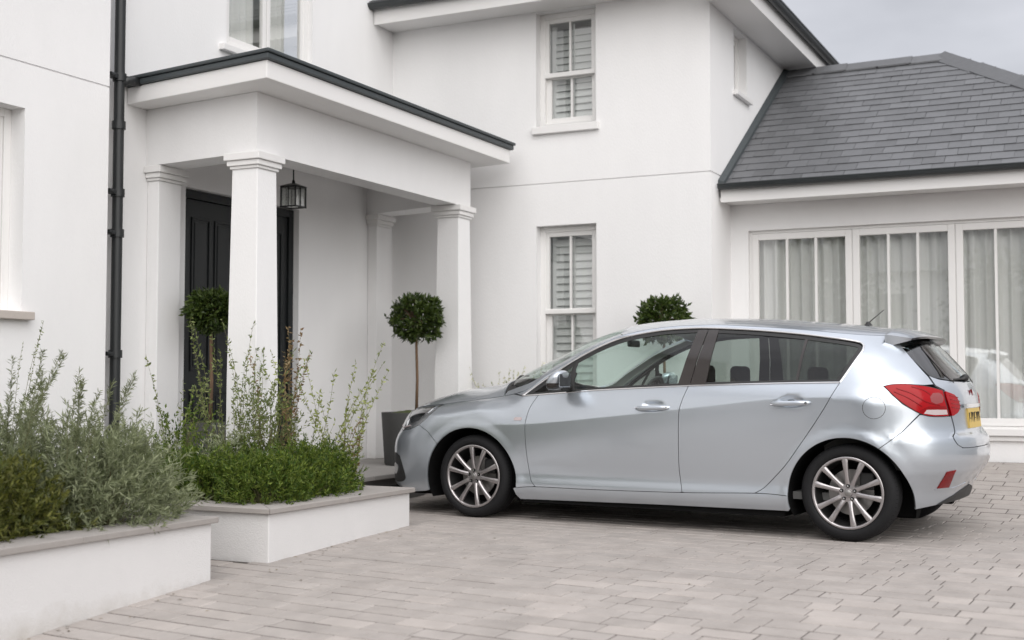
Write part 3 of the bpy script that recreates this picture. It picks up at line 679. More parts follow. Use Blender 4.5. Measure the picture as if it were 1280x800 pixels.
def W(a,z):
    a=np.atleast_1d(np.asarray(a,float));z=np.atleast_1d(np.asarray(z,float))
    T=WT(a,z);wf=np.clip((a-.02)/.5,0,1);wr=np.clip((3.12-a)/.36,0,1);w=wf*wf*(3-2*wf)*wr*wr*(3-2*wr)
    if not w.any(): return T
    zc_=pchip(*arr(CRS),a);zb=pchip(*arr(BLT),a);B=.8985+.0042*np.clip(a-.45,-1,2.6)
    Tb=WT(a,zb);Tl=WT(a,np.full_like(a,.42))
    t=np.clip((z-zc_)/(zb-zc_),0,1);s=np.clip((zc_-z)/(zc_-.42),0,1)
    P=np.where(z>=zc_,B-(B-Tb)*(.60*t+.40*t*t),B+(Tl-B)*(.30*s+.70*s*s))
    P=np.where((z>zb)|(z<.42),T,P)
    return T+(P-T)*w
def Y(a,z):
    a=np.atleast_1d(np.asarray(a,float));z=np.atleast_1d(np.asarray(z,float))
    w=W(a,z)
    for ca,cz,r in ARCH:
        q=np.hypot(a-ca,z-cz);t=np.clip((q-r)/.085,0,1)
        w=w+.010*(1-t*t*(3-2*t))
    for ca,cz in DENT:
        q=((a-ca)/.075)**2+((z-cz)/.032)**2
        w=w-.022*np.exp(-q**2)
    df=a-pchip(*arr(NF),z);dr=pchip(*arr(NR),z)-a
    mf=1-np.clip(df/RF,0,1);mr=1-np.clip(dr/RR,0,1)
    return w*(1-mf**PF)**(1/PF)*(1-mr**PR)**(1/PR)
RZ=[(-1.02,.60),(-.90,.755),(-.80,.80),(-.70,.822),(-.59,.836),(-.34,.858),(-.10,.884),(.095,.906),(.25,.928),(.41,.962),(.56,1.065),(.706,1.153),(.82,1.222),(.99,1.305),(1.18,1.374),(1.43,1.418),(1.6,1.43),(1.82,1.432),(2.14,1.413),(2.49,1.383),(2.78,1.352),(2.95,1.338),(3.05,1.335),(3.2,1.33)]
CZ=[(-1.02,.60),(-.92,.79),(-.80,.86),(-.70,.90),(-.59,.935),(-.40,.978),(-.16,1.012),(-.04,1.03),(.06,1.065),(.244,1.165),(.53,1.285),(.805,1.40),(1.07,1.468),(1.33,1.495),(1.59,1.503),(1.83,1.50),(2.13,1.486),(2.42,1.462),(2.70,1.435),(2.97,1.400),(3.2,1.37)]
def zr(a): return pchip(*arr(RZ),a)
def zc(a): return pchip(*arr(CZ),a)
def top(a,s):
    """s in -1..1 across; returns x,y,z"""
    a=np.atleast_1d(np.asarray(a,float));s=np.atleast_1d(np.asarray(s,float))
    r=zr(a);y=Y(a,r);return a,s*y,r+(zc(a)-r)*(1-np.abs(s)**2.5)

def unwarp_p(phi, p):
    c, s_ = np.cos(phi), np.sin(phi); n = (np.abs(c)**p+np.abs(s_)**p)**(1/p); return c/n, s_/n
ALN = 1.05
def warp(a, z):
    F = pchip(*arr(NF), z); R = pchip(*arr(NR), z); a = np.clip(a, F, R)
    mf = np.clip(1-(a-F)/RF, 0, 1); mr = np.clip(1-(R-a)/RR, 0, 1)
    yf = (1-mf**PF)**(1/PF); yr_ = (1-mr**PR)**(1/PR)
    pf = np.arctan2(yf, mf); pr = np.arctan2(yr_, mr)      # pi/2 at straight side, 0 at the nose
    w_ = a.copy()
    w_ = np.where(mf > 0, F+RF-ALN*(1-pf/(pi/2)), w_); w_ = np.where(mr > 0, R-RR+ALN*(1-pr/(pi/2)), w_)
    return w_
def unwarp(w_, z):
    F = pchip(*arr(NF), z); R = pchip(*arr(NR), z); a = w_.copy()
    tf = (F+RF-w_)/ALN; tr = (w_-(R-RR))/ALN
    mf, _ = unwarp_p((1-np.clip(tf, 0, 1))*pi/2, PF); mr, _ = unwarp_p((1-np.clip(tr, 0, 1))*pi/2, PR)
    a = np.where(tf > 0, F+RF*(1-mf), a); a = np.where(tr > 0, R-RR*(1-mr), a); return a
def densify(poly, step=.016, closed=True):
    out_ = []; n = len(poly)
    for i in range(n if closed else n-1):
        a, b = poly[i], poly[(i+1) % n]; k = max(1, int(hypot(b[0]-a[0], b[1]-a[1])/step))
        out_ += [(a[0]+(b[0]-a[0])*j/k, a[1]+(b[1]-a[1])*j/k) for j in range(k)]
    if not closed: out_.append(poly[-1])
    return out_
def smooth_line(pts, step=.016):
    """centripetal-like Catmull-Rom through the points, open"""
    P = [np.array(p, float) for p in pts]; P = [2*P[0]-P[1]] + P + [2*P[-1]-P[-2]]; out_ = []
    for i in range(1, len(P)-2):
        L = np.linalg.norm(P[i+1]-P[i]); k = max(1, int(L/step))
        for j in range(k):
            t = j/k; p = .5*((2*P[i])+(-P[i-1]+P[i+1])*t+(2*P[i-1]-5*P[i]+4*P[i+1]-P[i+2])*t*t+(-P[i-1]+3*P[i]-3*P[i+1]+P[i+2])*t**3); out_.append((float(p[0]), float(p[1])))
    out_.append(tuple(map(float, pts[-1]))); return out_
def area2(p): return sum(p[i-1][0]*p[i][1]-p[i][0]*p[i-1][1] for i in range(len(p)))
def inset(poly, d):
    if d == 0: return poly
    if area2(poly) < 0: poly = poly[::-1]
    n = len(poly); out_ = []
    for i in range(n):
        a, b, c = poly[i-1], poly[i], poly[(i+1) % n]
        e1 = (b[0]-a[0], b[1]-a[1]); e2 = (c[0]-b[0], c[1]-b[1]); l1 = hypot(*e1) or 1e-9; l2 = hypot(*e2) or 1e-9
        n1 = (-e1[1]/l1, e1[0]/l1); n2 = (-e2[1]/l2, e2[0]/l2); k = (n1[0]+n2[0], n1[1]+n2[1]); q = max(k[0]*n1[0]+k[1]*n1[1], .5)
        out_.append((b[0]+k[0]/q*d, b[1]+k[1]/q*d))
    return out_
def inside(px_, pz_, poly):
    r = np.zeros(len(px_), bool); n = len(poly)
    for i in range(n):
        x0, z0 = poly[i-1]; x1, z1 = poly[i]
        if z0 == z1: continue
        c = ((z0 > pz_) != (z1 > pz_)) & (px_ < (x1-x0)*(pz_-z0)/(z1-z0)+x0); r ^= c
    return r
CREASE = CRS
def tri(poly, step, lines=False):
    """constrained triangulation of a dense polygon with interior grid points"""
    P = np.array(poly); x0, z0 = P.min(0); x1, z1 = P.max(0)
    gx = np.arange(x0+step*.5, x1, step); gz = np.arange(z0+step*.5, z1, step)
    X, Z = np.meshgrid(gx, gz); X = X.ravel(); Z = Z.ravel()
    if len(X):
        k = inside(X, Z, poly); X, Z = X[k], Z[k]
    if lines:
        gx2 = np.arange(x0, x1, .014); ex = []
        for dz in (-.010, -.003, .003, .010): ex.append(np.stack([gx2, pchip(*arr(CREASE), gx2)+dz], 1))
        ex = np.concatenate(ex); nearl = np.abs(Z-pchip(*arr(CREASE), X)) < .02; X, Z = X[~nearl], Z[~nearl]; ex = ex[inside(ex[:, 0], ex[:, 1], poly)]; X = np.concatenate([X, ex[:, 0]]); Z = np.concatenate([Z, ex[:, 1]])
    if len(X):
        keep = np.ones(len(X), bool)
        for p in poly: keep &= (X-p[0])**2+(Z-p[1])**2 > (step*.45 if not lines else .008)**2
        X, Z = X[keep], Z[keep]
    pts = [Vector(p) for p in poly]+[Vector((float(x), float(z))) for x, z in zip(X, Z)]
    n = len(poly); r = geometry.delaunay_2d_cdt(pts, [], [list(range(n))], 1, 1e-6)
    return np.array([tuple(p) for p in r[0]]), [tuple(f) for f in r[2]]
def emit(mb, V, F, Nn, side):
    """side -1: towards the camera"""
    o = len(mb.v)
    mb.v += [tuple(p) for p in V]; mb.nrm += [tuple(p) for p in Nn]
    for f in F:
        a, b, c = (V[i] for i in f[:3]); g = np.cross(np.subtract(b, a), np.subtract(c, a)); m_ = np.mean([Nn[i] for i in f], 0)
        mb.f.append(tuple(o+i for i in (f if np.dot(g, m_) >= 0 else f[::-1])))
class PB(MB):
    def __init__(s): super().__init__(); s.nrm = []; s.raw = []
    def rim(s, loop, nin):
        """loop: list of 3d points, nin: direction inwards per point"""
        o = len(s.v); n = len(loop)
        s.v += [tuple(p) for p in loop]+[tuple(np.add(p, q)) for p, q in zip(loop, nin)]; s.nrm += [None]*(2*n)
        for i in range(n): j = (i+1) % n; s.f.append((o+i, o+j, o+n+j, o+n+i))
    def finish(s, name, mtl, parent, loc=None):
        me = bpy.data.meshes.new(name); me.from_pydata(s.v, [], s.f); me.update(); me.materials.append(mtl)
        me.polygons.foreach_set('use_smooth', [True]*len(me.polygons))
        ln = []; pn = [tuple(p.normal) for p in me.polygons]
        for p in me.polygons:
            for vi in p.vertices: ln.append(s.nrm[vi] if s.nrm[vi] is not None else pn[p.index])
        me.normals_split_custom_set(ln)
        o = bpy.data.objects.new(name, me); COL.objects.link(o)
        if parent is not None: o.parent = parent
        return o
def side_normal(a, z, side):
    e = .004; F = pchip(*arr(NF), z); R = pchip(*arr(NR), z); ac = np.clip(a, F+.0015, R-.0015)
    ea = np.minimum(e, np.maximum(np.minimum(ac-F, R-ac)*.5, 1e-4))
    ya = (Y(ac+ea, z)-Y(ac-ea, z))/(2*ea); yz = (Y(ac, z+e)-Y(ac, z-e))/(2*e)
    n = np.stack([-ya, np.full(len(a), float(side)), -yz], 1); return n/np.linalg.norm(n, axis=1)[:, None]
def side_patch(poly, name, mtl, parent, off=0., gap=.0022, step=.034, sides=(-1,), rim=.012, pb=None, dens=.016, lines=False):
    P = inset(densify(poly, dens), gap); P = np.array(P)
    Wp = np.stack([warp(P[:, 0], P[:, 1]), P[:, 1]], 1)
    keep = [0]
    for i in range(1, len(Wp)):
        if np.hypot(*(Wp[i]-Wp[keep[-1]])) > .0015: keep.append(i)
    if np.hypot(*(Wp[keep[-1]]-Wp[0])) < .0015: keep.pop()
    Wp = Wp[keep]; V2, F2 = tri([tuple(map(float, p)) for p in Wp], step, lines)
    def lift(q, side, extra=0.):
        a = unwarp(q[:, 0], q[:, 1]); y = Y(a, q[:, 1]); n = side_normal(a, q[:, 1], side)
        V = np.stack([a, side*y, q[:, 1]], 1)+n*(off+extra)
        ctr = (y < 1e-3); V[ctr, 1] = 0
        return V, n
    own = pb is None
    pb = pb or PB()
    for sd_ in sides:
        V, n = lift(V2, sd_); emit(pb, V, F2, n, sd_)
        if rim: 
            L3, n3 = lift(Wp, sd_); nose = np.abs(L3[:, 1]) < .004
            nn = -n3*rim; nn[nose] = 0; pb.rim(list(map(tuple, L3)), list(map(tuple, nn)))
    return pb.finish(name, mtl, parent) if own else pb
def zrl(a0, a1, dz=0., n=None):
    k = n or max(2, int(abs(a1-a0)/.02)); A_ = np.linspace(a0, a1, k); return [(float(a), float(z)+dz) for a, z in zip(A_, zr(A_))]
def arc(i, t0, t1, r=None, n=40):
    c = ARCH[i]; r = r or c[2]; return [(c[0]+r*cos(t0+(t1-t0)*k/n), c[1]+r*sin(t0+(t1-t0)*k/n)) for k in range(n+1)]
def ang(i, a, z): c = ARCH[i]; return atan2(z-c[1], a-c[0])
# shared seam lines (a = metres behind front axle, z = height)
BELT = smooth_line([(.405, .922), (.70, .943), (1.014, .966), (1.40, .985), (1.75, 1.0), (2.10, 1.011), (2.45, 1.019), (2.815, 1.024)])
DF = smooth_line([(.551, .932), (.500, .84), (.477, .72), (.476, .56), (.490, .39), (.51, .30), (.545, .259)])
BL = smooth_line([(1.752, 1.0), (1.722, .90), (1.703, .80), (1.697, .66), (1.692, .42), (1.711, .270)])
DR = smooth_line([(2.815, 1.024), (2.742, .89), (2.65, .75), (2.554, .616), (2.46, .49), (2.376, .40), (2.30, .325), (2.241, .289)])
SILL = smooth_line([(.36, .238), (.545, .256), (1.0, .256), (1.711, .266), (2.241, .285), (2.466, .278)])
SEAMF = [(-.362, .80), (-.42, .745), (-.49, .693)]
CH = smooth_line([(.405, .926), (.564, 1.040), (.706, 1.130), (.821, 1.202), (.99, 1.286), (1.183, 1.354), (1.434, 1.398), (1.655, 1.411), (1.819, 1.410), (2.141, 1.390), (2.486, 1.355), (2.775, 1.314), (2.87, 1.297)])
CHR = smooth_line([(2.87, 1.297), (2.905, 1.286), (2.924, 1.266), (2.925, 1.24), (2.912, 1.205), (2.86, 1.105), (2.815, 1.026)])
def upto(line, a): return [p for p in line if p[0] <= a]
def frm(line, a): return [p for p in line if p[0] >= a]
tA = ang(0, -.312, .552)
# headlamp outline
HLU = [(-.352, .8485)] + zrl(-.40, -.80, -.004)
HEAD = HLU + [(-.862, .772), (-.875, .72), (-.85, .675), (-.80, .655), (-.70, .643), (-.58, .660), (-.49, .693), (-.42, .745), (-.365, .80)]
# fender
FEND = [(-.49, .693), (-.42, .745), (-.365, .80), (-.352, .8485)] + zrl(-.34, .30) + [(.405, .923)] + [p for p in BELT if .41 < p[0] < .55] + DF + [p for p in SILL[::-1] if p[0] < .54] + \
       arc(0, ang(0, .383, .238), tA) + [(-.404, .646)]
FBUMP = [(-.49, .693), (-.58, .660), (-.70, .643), (-.80, .655), (-.85, .675), (-.875, .72), (-.862, .772)] + [(-.885, .782), (-.93, .757), (-1.1, .745), (-1.1, .145), (-.80, .15), (-.60, .165), (-.445, .18), (-.408, .19)] + \
        arc(0, pi+.222, tA, n=24)[1:-1] + [(-.312, .552), (-.404, .646)]
DOORF = [p for p in BELT if .553 < p[0] < 1.75] + BL + [p for p in SILL[::-1] if .55 < p[0] < 1.71] + DF[::-1]
DOORR = [p for p in BELT if 1.753 < p[0]] + DR[1:] + [p for p in SILL[::-1] if 1.712 < p[0] < 2.24] + BL[::-1]
t0, t1 = ang(1, 2.466, .275), ang(1, 3.067, .603)
TAILG = [(3.075, 1.334), (3.134, 1.257), (3.22, 1.162), (3.307, 1.066), (3.345, 1.012)]
QUART = CHR[::-1][:-1] + CH[::-1] + [(.33, .938)] + zrl(.34, 3.07) + TAILG + [(3.305, .999+.008), (3.191, 1.014), (3.088, 1.002), (3.145, .945), (3.201, .888), (3.291, .825)] + [(3.20, .712), (3.14, .66)] + \
        arc(1, t1, pi+.013, n=44) + [p for p in SILL[::-1] if 2.245 < p[0] < 2.462] + DR[::-1][:-1]
SILLP = SILL + arc(1, pi+.01, pi+.235, n=6) + [(2.46, .175), (1.5, .17), (.40, .155), (.375, .19)]
BTOP = [(3.428, .805), (3.436, .76), (3.45, .68), (3.475, .625), (3.495, .603), (3.515, .60), (3.9, .60)]
RBUMP = [(3.291, .820), (3.36, .808)] + BTOP + [(3.9, .30), (3.41, .245), (3.236, .21)] + arc(1, -.19, t1, n=26) + [(3.14, .66), (3.20, .712)]
GATE = [(3.352, 1.005), (3.393, .975), (3.421, .885), (3.428, .808)] + BTOP[1:] + [(3.9, 1.03), (3.43, 1.03), (3.40, 1.035), (3.36, 1.045), (3.31, 1.068)]
TAIL = smooth_line([(3.088, 1.0), (3.14, 1.012), (3.22, 1.013), (3.30, 1.002), (3.345, .990), (3.385, .974)]) + smooth_line([(3.390, .968), (3.405, .90), (3.413, .86), (3.420, .807)]) + smooth_line([(3.40, .805), (3.34, .808), (3.288, .828), (3.201, .892), (3.14, .948)])
TAILB = smooth_line([(3.395, .972), (3.435, .945), (3.452, .905), (3.457, .86), (3.451, .825), (3.436, .805)]) + smooth_line([(3.427, .806), (3.418, .86), (3.409, .905), (3.393, .968)])[:-1]
body = PB()
side_patch(QUART, '', None, None, sides=(-1, 1), pb=body)
bo = body.finish('body_side', M['paint'], car)
for sd_ in (-1, 1):
    side_patch(FEND, 'fender', M['paint'], car, sides=(sd_,), lines=True, step=.022)
    side_patch(SILLP, 'sill', M['paint'], car, sides=(sd_,), step=.05)
fb = side_patch(FBUMP, 'front_bumper', M['paint'], car, sides=(-1, 1))
rb = side_patch(RBUMP, 'rear_bumper', M['paint'], car, sides=(-1, 1))
gate = side_patch(GATE, 'tailgate', M['paint'], car, sides=(-1, 1))
doors = {}
for sd_ in (-1, 1):
    doors['f', sd_] = side_patch(DOORF, 'door', M['paint'], car, sides=(sd_,), lines=True, step=.022)
    doors['r', sd_] = side_patch(DOORR, 'door', M['paint'], car, sides=(sd_,), lines=True, step=.022)
# ribbons and tubes that follow the surface
def on_side(pts, side, off): 
    a = np.array([p[0] for p in pts]); z = np.array([p[1] for p in pts]); y = Y(a, z); n = side_normal(a, z, side)
    return np.stack([a, side*y, z], 1)+n*off, n
def ribbon(pts, side, wdt, h, name, mtl, parent, off=0.):
    V, n = on_side(pts, side, off); m = MB(); rows = []
    for i in range(len(V)):
        d = V[min(i+1, len(V)-1)]-V[max(i-1, 0)]; d = d/np.linalg.norm(d); s_ = np.cross(d, n[i]); s_ /= np.linalg.norm(s_)
        rows.append([V[i]+s_*wdt*x+n[i]*h*y_ for x, y_ in ((-.5, -1), (-.5, .55), (-.3, 1), (.3, 1), (.5, .55), (.5, -1))])
    k = 6; m.v = [tuple(q) for r in rows for q in r]
    for i in range(len(rows)-1):
        for j in range(k-1):
            q = (i*k+j, i*k+j+1, (i+1)*k+j+1, (i+1)*k+j); m.f.append(q if side < 0 else q[::-1])
    m.f += [tuple(range(k)), tuple(range((len(rows)-1)*k, len(rows)*k))]
    return m.build(name, mtl, parent, auto=50)
# glasshouse
GF = smooth_line([(.845, .965), (.822, 1.06), (.822, 1.13), (.835, 1.165)])[:-1] + smooth_line([(.84, 1.172), (.999, 1.257), (1.187, 1.331), (1.438, 1.374), (1.742, 1.384)])[:-1] + [(1.742, 1.384), (1.664, 1.004)]
GT = [(.47, .948), (.62, 1.055), (.735, 1.125), (.775, 1.145), (.795, 1.13), (.775, .972)]
BP = [(1.664, 1.000), (1.742, 1.395), (1.782, 1.400), (1.735, 1.13), (1.728, 1.0)]
BP = [(1.664, 1.0), (1.745, 1.40), (1.818, 1.40), (1.757, 1.004)]
BP2 = [(1.760, 1.004), (1.824, 1.40), (1.90, 1.398), (1.876, 1.007)]
GR = [(1.878, 1.010), (1.898, 1.380), (2.20, 1.372), (2.533, 1.333), (2.512, 1.022)]
DIV = [(2.512, 1.02), (2.533, 1.342), (2.552, 1.338), (2.527, 1.02)]
GQ = [(2.527, 1.024), (2.552, 1.328), (2.78, 1.295), (2.875, 1.272), (2.900, 1.25), (2.885, 1.21), (2.79, 1.045), (2.765, 1.026)]
for sd_ in (-1, 1):
    df_, dr_ = doors['f', sd_], doors['r', sd_]
    side_patch(GF, 'window', M['cglass'], df_, off=-.010, gap=0, sides=(sd_,), rim=0, step=.06)
    side_patch(GT, 'quarter_light', M['cglass_dark'], car, off=-.010, gap=.0, sides=(sd_,), rim=0, step=.06)
    side_patch(BP, 'pillar_cover', M['blackgloss'], df_, off=-.003, gap=.001, sides=(sd_,), rim=.01, step=.05)
    side_patch(BP2, 'pillar_cover', M['blackgloss'], dr_, off=-.003, gap=.001, sides=(sd_,), rim=.01, step=.05)
    side_patch(GR, 'window', M['cglass_dark'], dr_, off=-.010, gap=0, sides=(sd_,), rim=0, step=.06)
    side_patch(DIV, 'window_divider', M['blackgloss'], dr_, off=-.006, gap=0, sides=(sd_,), rim=.01, step=.05)
    side_patch(GQ, 'quarter_window', M['cglass_dark'], car, off=-.010, gap=0, sides=(sd_,), rim=0, step=.06)
    def inn(line, d):
        P = np.array(line); T = np.gradient(P, axis=0); T /= np.linalg.norm(T, axis=1)[:, None]; return [(float(p[0]+t[1]*d), float(p[1]-t[0]*d)) for p, t in zip(P, T)]
    ribbon(CH+CHR[1:], sd_, .014, .006, 'chrome_trim', M['chrome'], car, off=-.001)
    ribbon(BELT, sd_, .010, .006, 'chrome_trim', M['chrome'], car, off=.001)
    ribbon(inn(CH, .020)+inn(CHR, .020)[1:], sd_, .030, .002, 'window_seal', M['blackplastic'], car, off=-.008)
    ribbon([(a, z+.013) for a, z in BELT], sd_, .020, .002, 'window_seal', M['blackplastic'], car, off=-.006)
    ribbon([(.83, .965), (.808, 1.06), (.806, 1.13), (.82, 1.18)], sd_, .034, .004, 'window_seal', M['blackplastic'], car, off=-.006)
    ribbon([(.62, .962), (.735, 1.115)], sd_, .02, .004, 'window_seal', M['blackplastic'], car, off=-.005)
    # lamps
    side_patch(HEAD, 'headlight', M['lampdark'], car, off=-.004, gap=.003, sides=(sd_,), rim=.02, step=.03)
    hl = [c for c in car.children if c.name.startswith('headlight')][-1]
    side_patch([(-.40, .838), (-.50, .828), (-.60, .815), (-.67, .79), (-.64, .735), (-.58, .70), (-.50, .735), (-.43, .79)], 'reflector', M['lampchrome'], hl, off=.0005, gap=0, sides=(sd_,), rim=.004, step=.02)
    side_patch([(-.70, .80), (-.76, .795), (-.79, .75), (-.77, .69), (-.72, .67), (-.665, .685), (-.66, .74)], 'reflector', M['lampchrome'], hl, off=.0005, gap=0, sides=(sd_,), rim=.004, step=.02)
    ribbon([(-.60, .685), (-.70, .665), (-.79, .676), (-.83, .70)], sd_, .008, .003, 'light_strip', M['clearlamp'], hl, off=.002)
    ribbon([(-.375, .843), (-.50, .828), (-.62, .812), (-.74, .79)], sd_, .006, .002, 'light_strip', M['lampdark'], hl, off=.003)
    tl = side_patch(TAIL, 'tail_light', M['redlamp'], car, off=.004, gap=.003, sides=(sd_,), rim=.02, step=.02)
    side_patch(TAILB, 'tail_light', M['redlamp'], gate, off=.004, gap=.003, sides=(sd_,), rim=.02, step=.02)
    side_patch([(3.322, .850), (3.37, .850), (3.408, .848), (3.412, .818), (3.36, .816), (3.308, .826)], 'reversing_lens', M['clearlamp'], tl, off=.0055, gap=0, sides=(sd_,), rim=.004, step=.02)
    side_patch([(3.285, .845), (3.33, .872), (3.404, .872), (3.408, .852), (3.32, .852), (3.30, .828)], 'brake_lens', M['reddark'], tl, off=.005, gap=0, sides=(sd_,), rim=.004, step=.02)
    side_patch(smooth_line([(3.335, .93), (3.345, .955), (3.372, .957), (3.392, .93), (3.39, .895), (3.365, .885), (3.342, .90), (3.335, .93)])[:-1], 'indicator_lens', M['lenspink'], tl, off=.0055, gap=0, sides=(sd_,), rim=.004, step=.02)
    for rr_ in ([(3.16, .985), (3.24, .955), (3.32, .90), (3.38, .878)], [(3.15, .965), (3.23, .925), (3.30, .872)], [(3.24, .995), (3.30, .975), (3.335, .945)]):
        ribbon(smooth_line(rr_), sd_, .007, .0015, 'lens_rib', M['reddark'], tl, off=.0055)
    for rr_ in ([(3.415, .94), (3.445, .925)], [(3.42, .915), (3.452, .90)], [(3.424, .89), (3.455, .875)], [(3.427, .865), (3.455, .85)]):
        ribbon(rr_, sd_, .005, .0015, 'lens_rib', M['reddark'], gate, off=.0055)
    ribbon(TAIL+[TAIL[0]], sd_, .005, .002, 'lamp_seal', M['blackplastic'], car, off=.0005)
    side_patch([(3.422, .453), (3.461, .462), (3.399, .344), (3.351, .344)], 'rear_reflector', M['reddark'], rb, off=.003, gap=0, sides=(sd_,), rim=.006, step=.03)
    ribbon([(3.34, .338), (3.41, .338), (3.45, .36)], sd_, .006, .004, 'bumper_crease', M['paint'], rb, off=.001)
    # fog lamp recess in the bumper
    side_patch(smooth_line([(-.72, .445), (-.80, .465), (-.88, .44), (-.90, .35), (-.86, .265), (-.76, .235), (-.655, .265), (-.68, .36), (-.72, .445)])[:-1], 'fog_lamp_recess', M['blackplastic'], fb, off=.003, gap=0, sides=(sd_,), rim=.006, step=.03)
    side_patch([(-.80+.045*cos(t*pi/8), .34+.045*sin(t*pi/8)) for t in range(16)], 'fog_lamp', M['lampchrome'], fb, off=.007, gap=0, sides=(sd_,), rim=.006, step=.02)
    side_patch([(3.33, .232), (3.40, .285), (3.44, .335), (3.9, .40), (3.9, .285), (3.41, .243)], 'rear_diffuser', M['blackplastic'], rb, off=.004, gap=0, sides=(sd_,), rim=.006, step=.04)
    side_patch([(.385, .765), (.44, .765), (.445, .752), (.435, .742), (.38, .742), (.372, .752)], 'side_repeater', M['clearlamp'], car, off=.003, gap=0, sides=(sd_,), rim=.004, step=.02)
# fuel flap seam
fz = (3.038, .862); cc_ = [(fz[0]+.070*cos(t*pi/24), fz[1]+.070*sin(t*pi/24)) for t in range(49)]
m_ = MB(); V, n_ = on_side(cc_, -1, .0008); V2_, _ = on_side([(fz[0]+.0668*cos(t*pi/24), fz[1]+.0668*sin(t*pi/24)) for t in range(49)], -1, .0008)
m_.add(list(map(tuple, V))+list(map(tuple, V2_)), [(i, i+1, 50+i, 49+i) for i in range(48)]); 
fl = side_patch(cc_[:-1], 'fuel_flap', M['paint'], car, off=.0012, gap=.003, rim=.003, step=.03)
m_.build('flap_seam', M['blackplastic'], fl)
# bumper grilles
for z0, z1, nm in ((.25, .40, 'lower_grille'), (.58, .66, 'upper_grille')):
    side_patch([(-1.1, z0), (-.955, z0+.01), (-.94, z1-.02), (-1.1, z1)], nm, M['blackplastic'], fb, off=.003, gap=0, sides=(-1, 1), rim=.006, step=.03)
# rear screen with dark surround
side_patch([(3.142, 1.262), (3.17, 1.215), (3.32, 1.062), (3.41, 1.037), (3.9, 1.032), (3.9, 1.31), (3.2, 1.31)], 'rear_window', M['rglass'], gate, off=-.002, gap=0, sides=(-1, 1), rim=0, step=.04)
for sd_ in (-1, 1):
    ribbon([(3.225, 1.25), (3.30, 1.165), (3.37, 1.08), (3.413, 1.03)], sd_, .03, .003, 'window_seal', M['blackgloss'], gate, off=.0)
# top panels, param (a, s)
def top_patch(poly, name, mtl, parent, off=0., dens=.03, step=.05, both=True, rim=.01, gap=0.003):
    P = inset(densify(poly, dens), gap); pb = PB(); V2, F2 = tri([tuple(map(float, p)) for p in P], step)
    def lift(q):
        a, s_ = q[:, 0], q[:, 1]; x, y, z = top(a, s_); e = .004
        x1, y1, z1 = top(a+e, s_); x0, y0, z0 = top(a-e, s_); sp = np.clip(np.abs(s_), 0, .992)*np.sign(s_+1e-12)
        _, yp, zp = top(a, sp+.006); _, ym, zm = top(a, sp-.006)
        ta = np.stack([x1-x0, y1-y0, z1-z0], 1); ts = np.stack([0*x, yp-ym, zp-zm], 1); n = np.cross(ta, ts); n /= np.linalg.norm(n, axis=1)[:, None]+1e-12
        n[n[:, 2] < 0] *= -1
        return np.stack([x, y, z], 1)+n*off, n
    V, n = lift(V2); emit(pb, V, F2, n, 1)
    if rim: L3, n3 = lift(np.array(P)); pb.rim(list(map(tuple, L3)), list(map(tuple, -n3*rim)))
    return pb.finish(name, mtl, parent)
def sym(half): return half + [(a, -s_) for a, s_ in half[::-1]]
top_patch(sym([(-.925, 0), (-.90, .35), (-.88, .75), (-.86, .998), (-.5, .998), (-.1, .998), (.20, .998), (.175, .93), (.09, .6), (.02, .3), (.0, .001)])[:-1] , 'bonnet', M['paint'], car)
top_patch(sym([(.0, .001), (.02, .3), (.09, .6), (.175, .93), (.30, .92), (.19, .8), (.12, .6), (.07, .3), (.055, .001)])[:-1], 'wiper_cowl', M['blackplastic'], car, off=-.006)
top_patch(sym([(.055, .001), (.07, .3), (.12, .6), (.19, .8), (.30, .905), (.7, .905), (1.12, .905), (1.06, .5), (1.04, .001)])[:-1], 'windscreen', M['cglass'], car, off=-.004, rim=0, gap=0)
for sgn in (-1, 1):
    top_patch([(.20, sgn*.998), (.20, sgn*.93), (.31, sgn*.91), (.7, sgn*.91), (1.12, sgn*.91), (1.16, sgn*.998)][::sgn], 'pillar', M['paint'], car, rim=.02)
top_patch(sym([(1.04, .001), (1.06, .5), (1.12, .91), (1.162, .998), (2.0, .998), (3.055, .998), (3.02, .5), (3.0, .001)])[:-1], 'roof', M['paint'], car)
top_patch(sym([(1.1, .001), (1.12, .5), (1.2, .97), (2.95, .97), (2.95, .001)])[:-1], 'headlining', M['cabinlight'], car, off=-.05, rim=0)
for sgn in (-1, 1):
    top_patch([(.30, sgn*.985), (.35, sgn*.885), (.7, sgn*.88), (1.14, sgn*.88), (1.18, sgn*.985)][::sgn], 'pillar_trim', M['cabinlight'], car, off=-.03, rim=.01)
# spoiler: a wing that continues the roof
m = MB(); nA, nS = 14, 25; rows = []
for i in range(nA):
    t = i/(nA-1)
    for j in range(nS):
        s_ = -1+2*j/(nS-1); te = 1-.22*abs(s_)**3
        a = 3.035+(3.245-3.035)*t*te; yw = (.585-.035*t-.03*t*t); zt = 1.398-.062*t**1.6
        sg = (1-abs(s_)**3.2); z = 1.334+(-.022*t)+(zt-1.334+.022*t)*(sg*.9+.1 if t > 0 else sg)
        rows.append((a, s_*yw, z))
top_ = list(rows); bot = []
for i in range(nA):
    t = i/(nA-1); th = .072*(1-t)+.014
    for j in range(nS):
        x, y, z = top_[i*nS+j]; bot.append((x-.012*t, y*.985, z-th-.03*(1-abs(2*j/(nS-1)-1))*0))
F_ = [(i*nS+j, (i+1)*nS+j, (i+1)*nS+j+1, i*nS+j+1) for i in range(nA-1) for j in range(nS-1)]
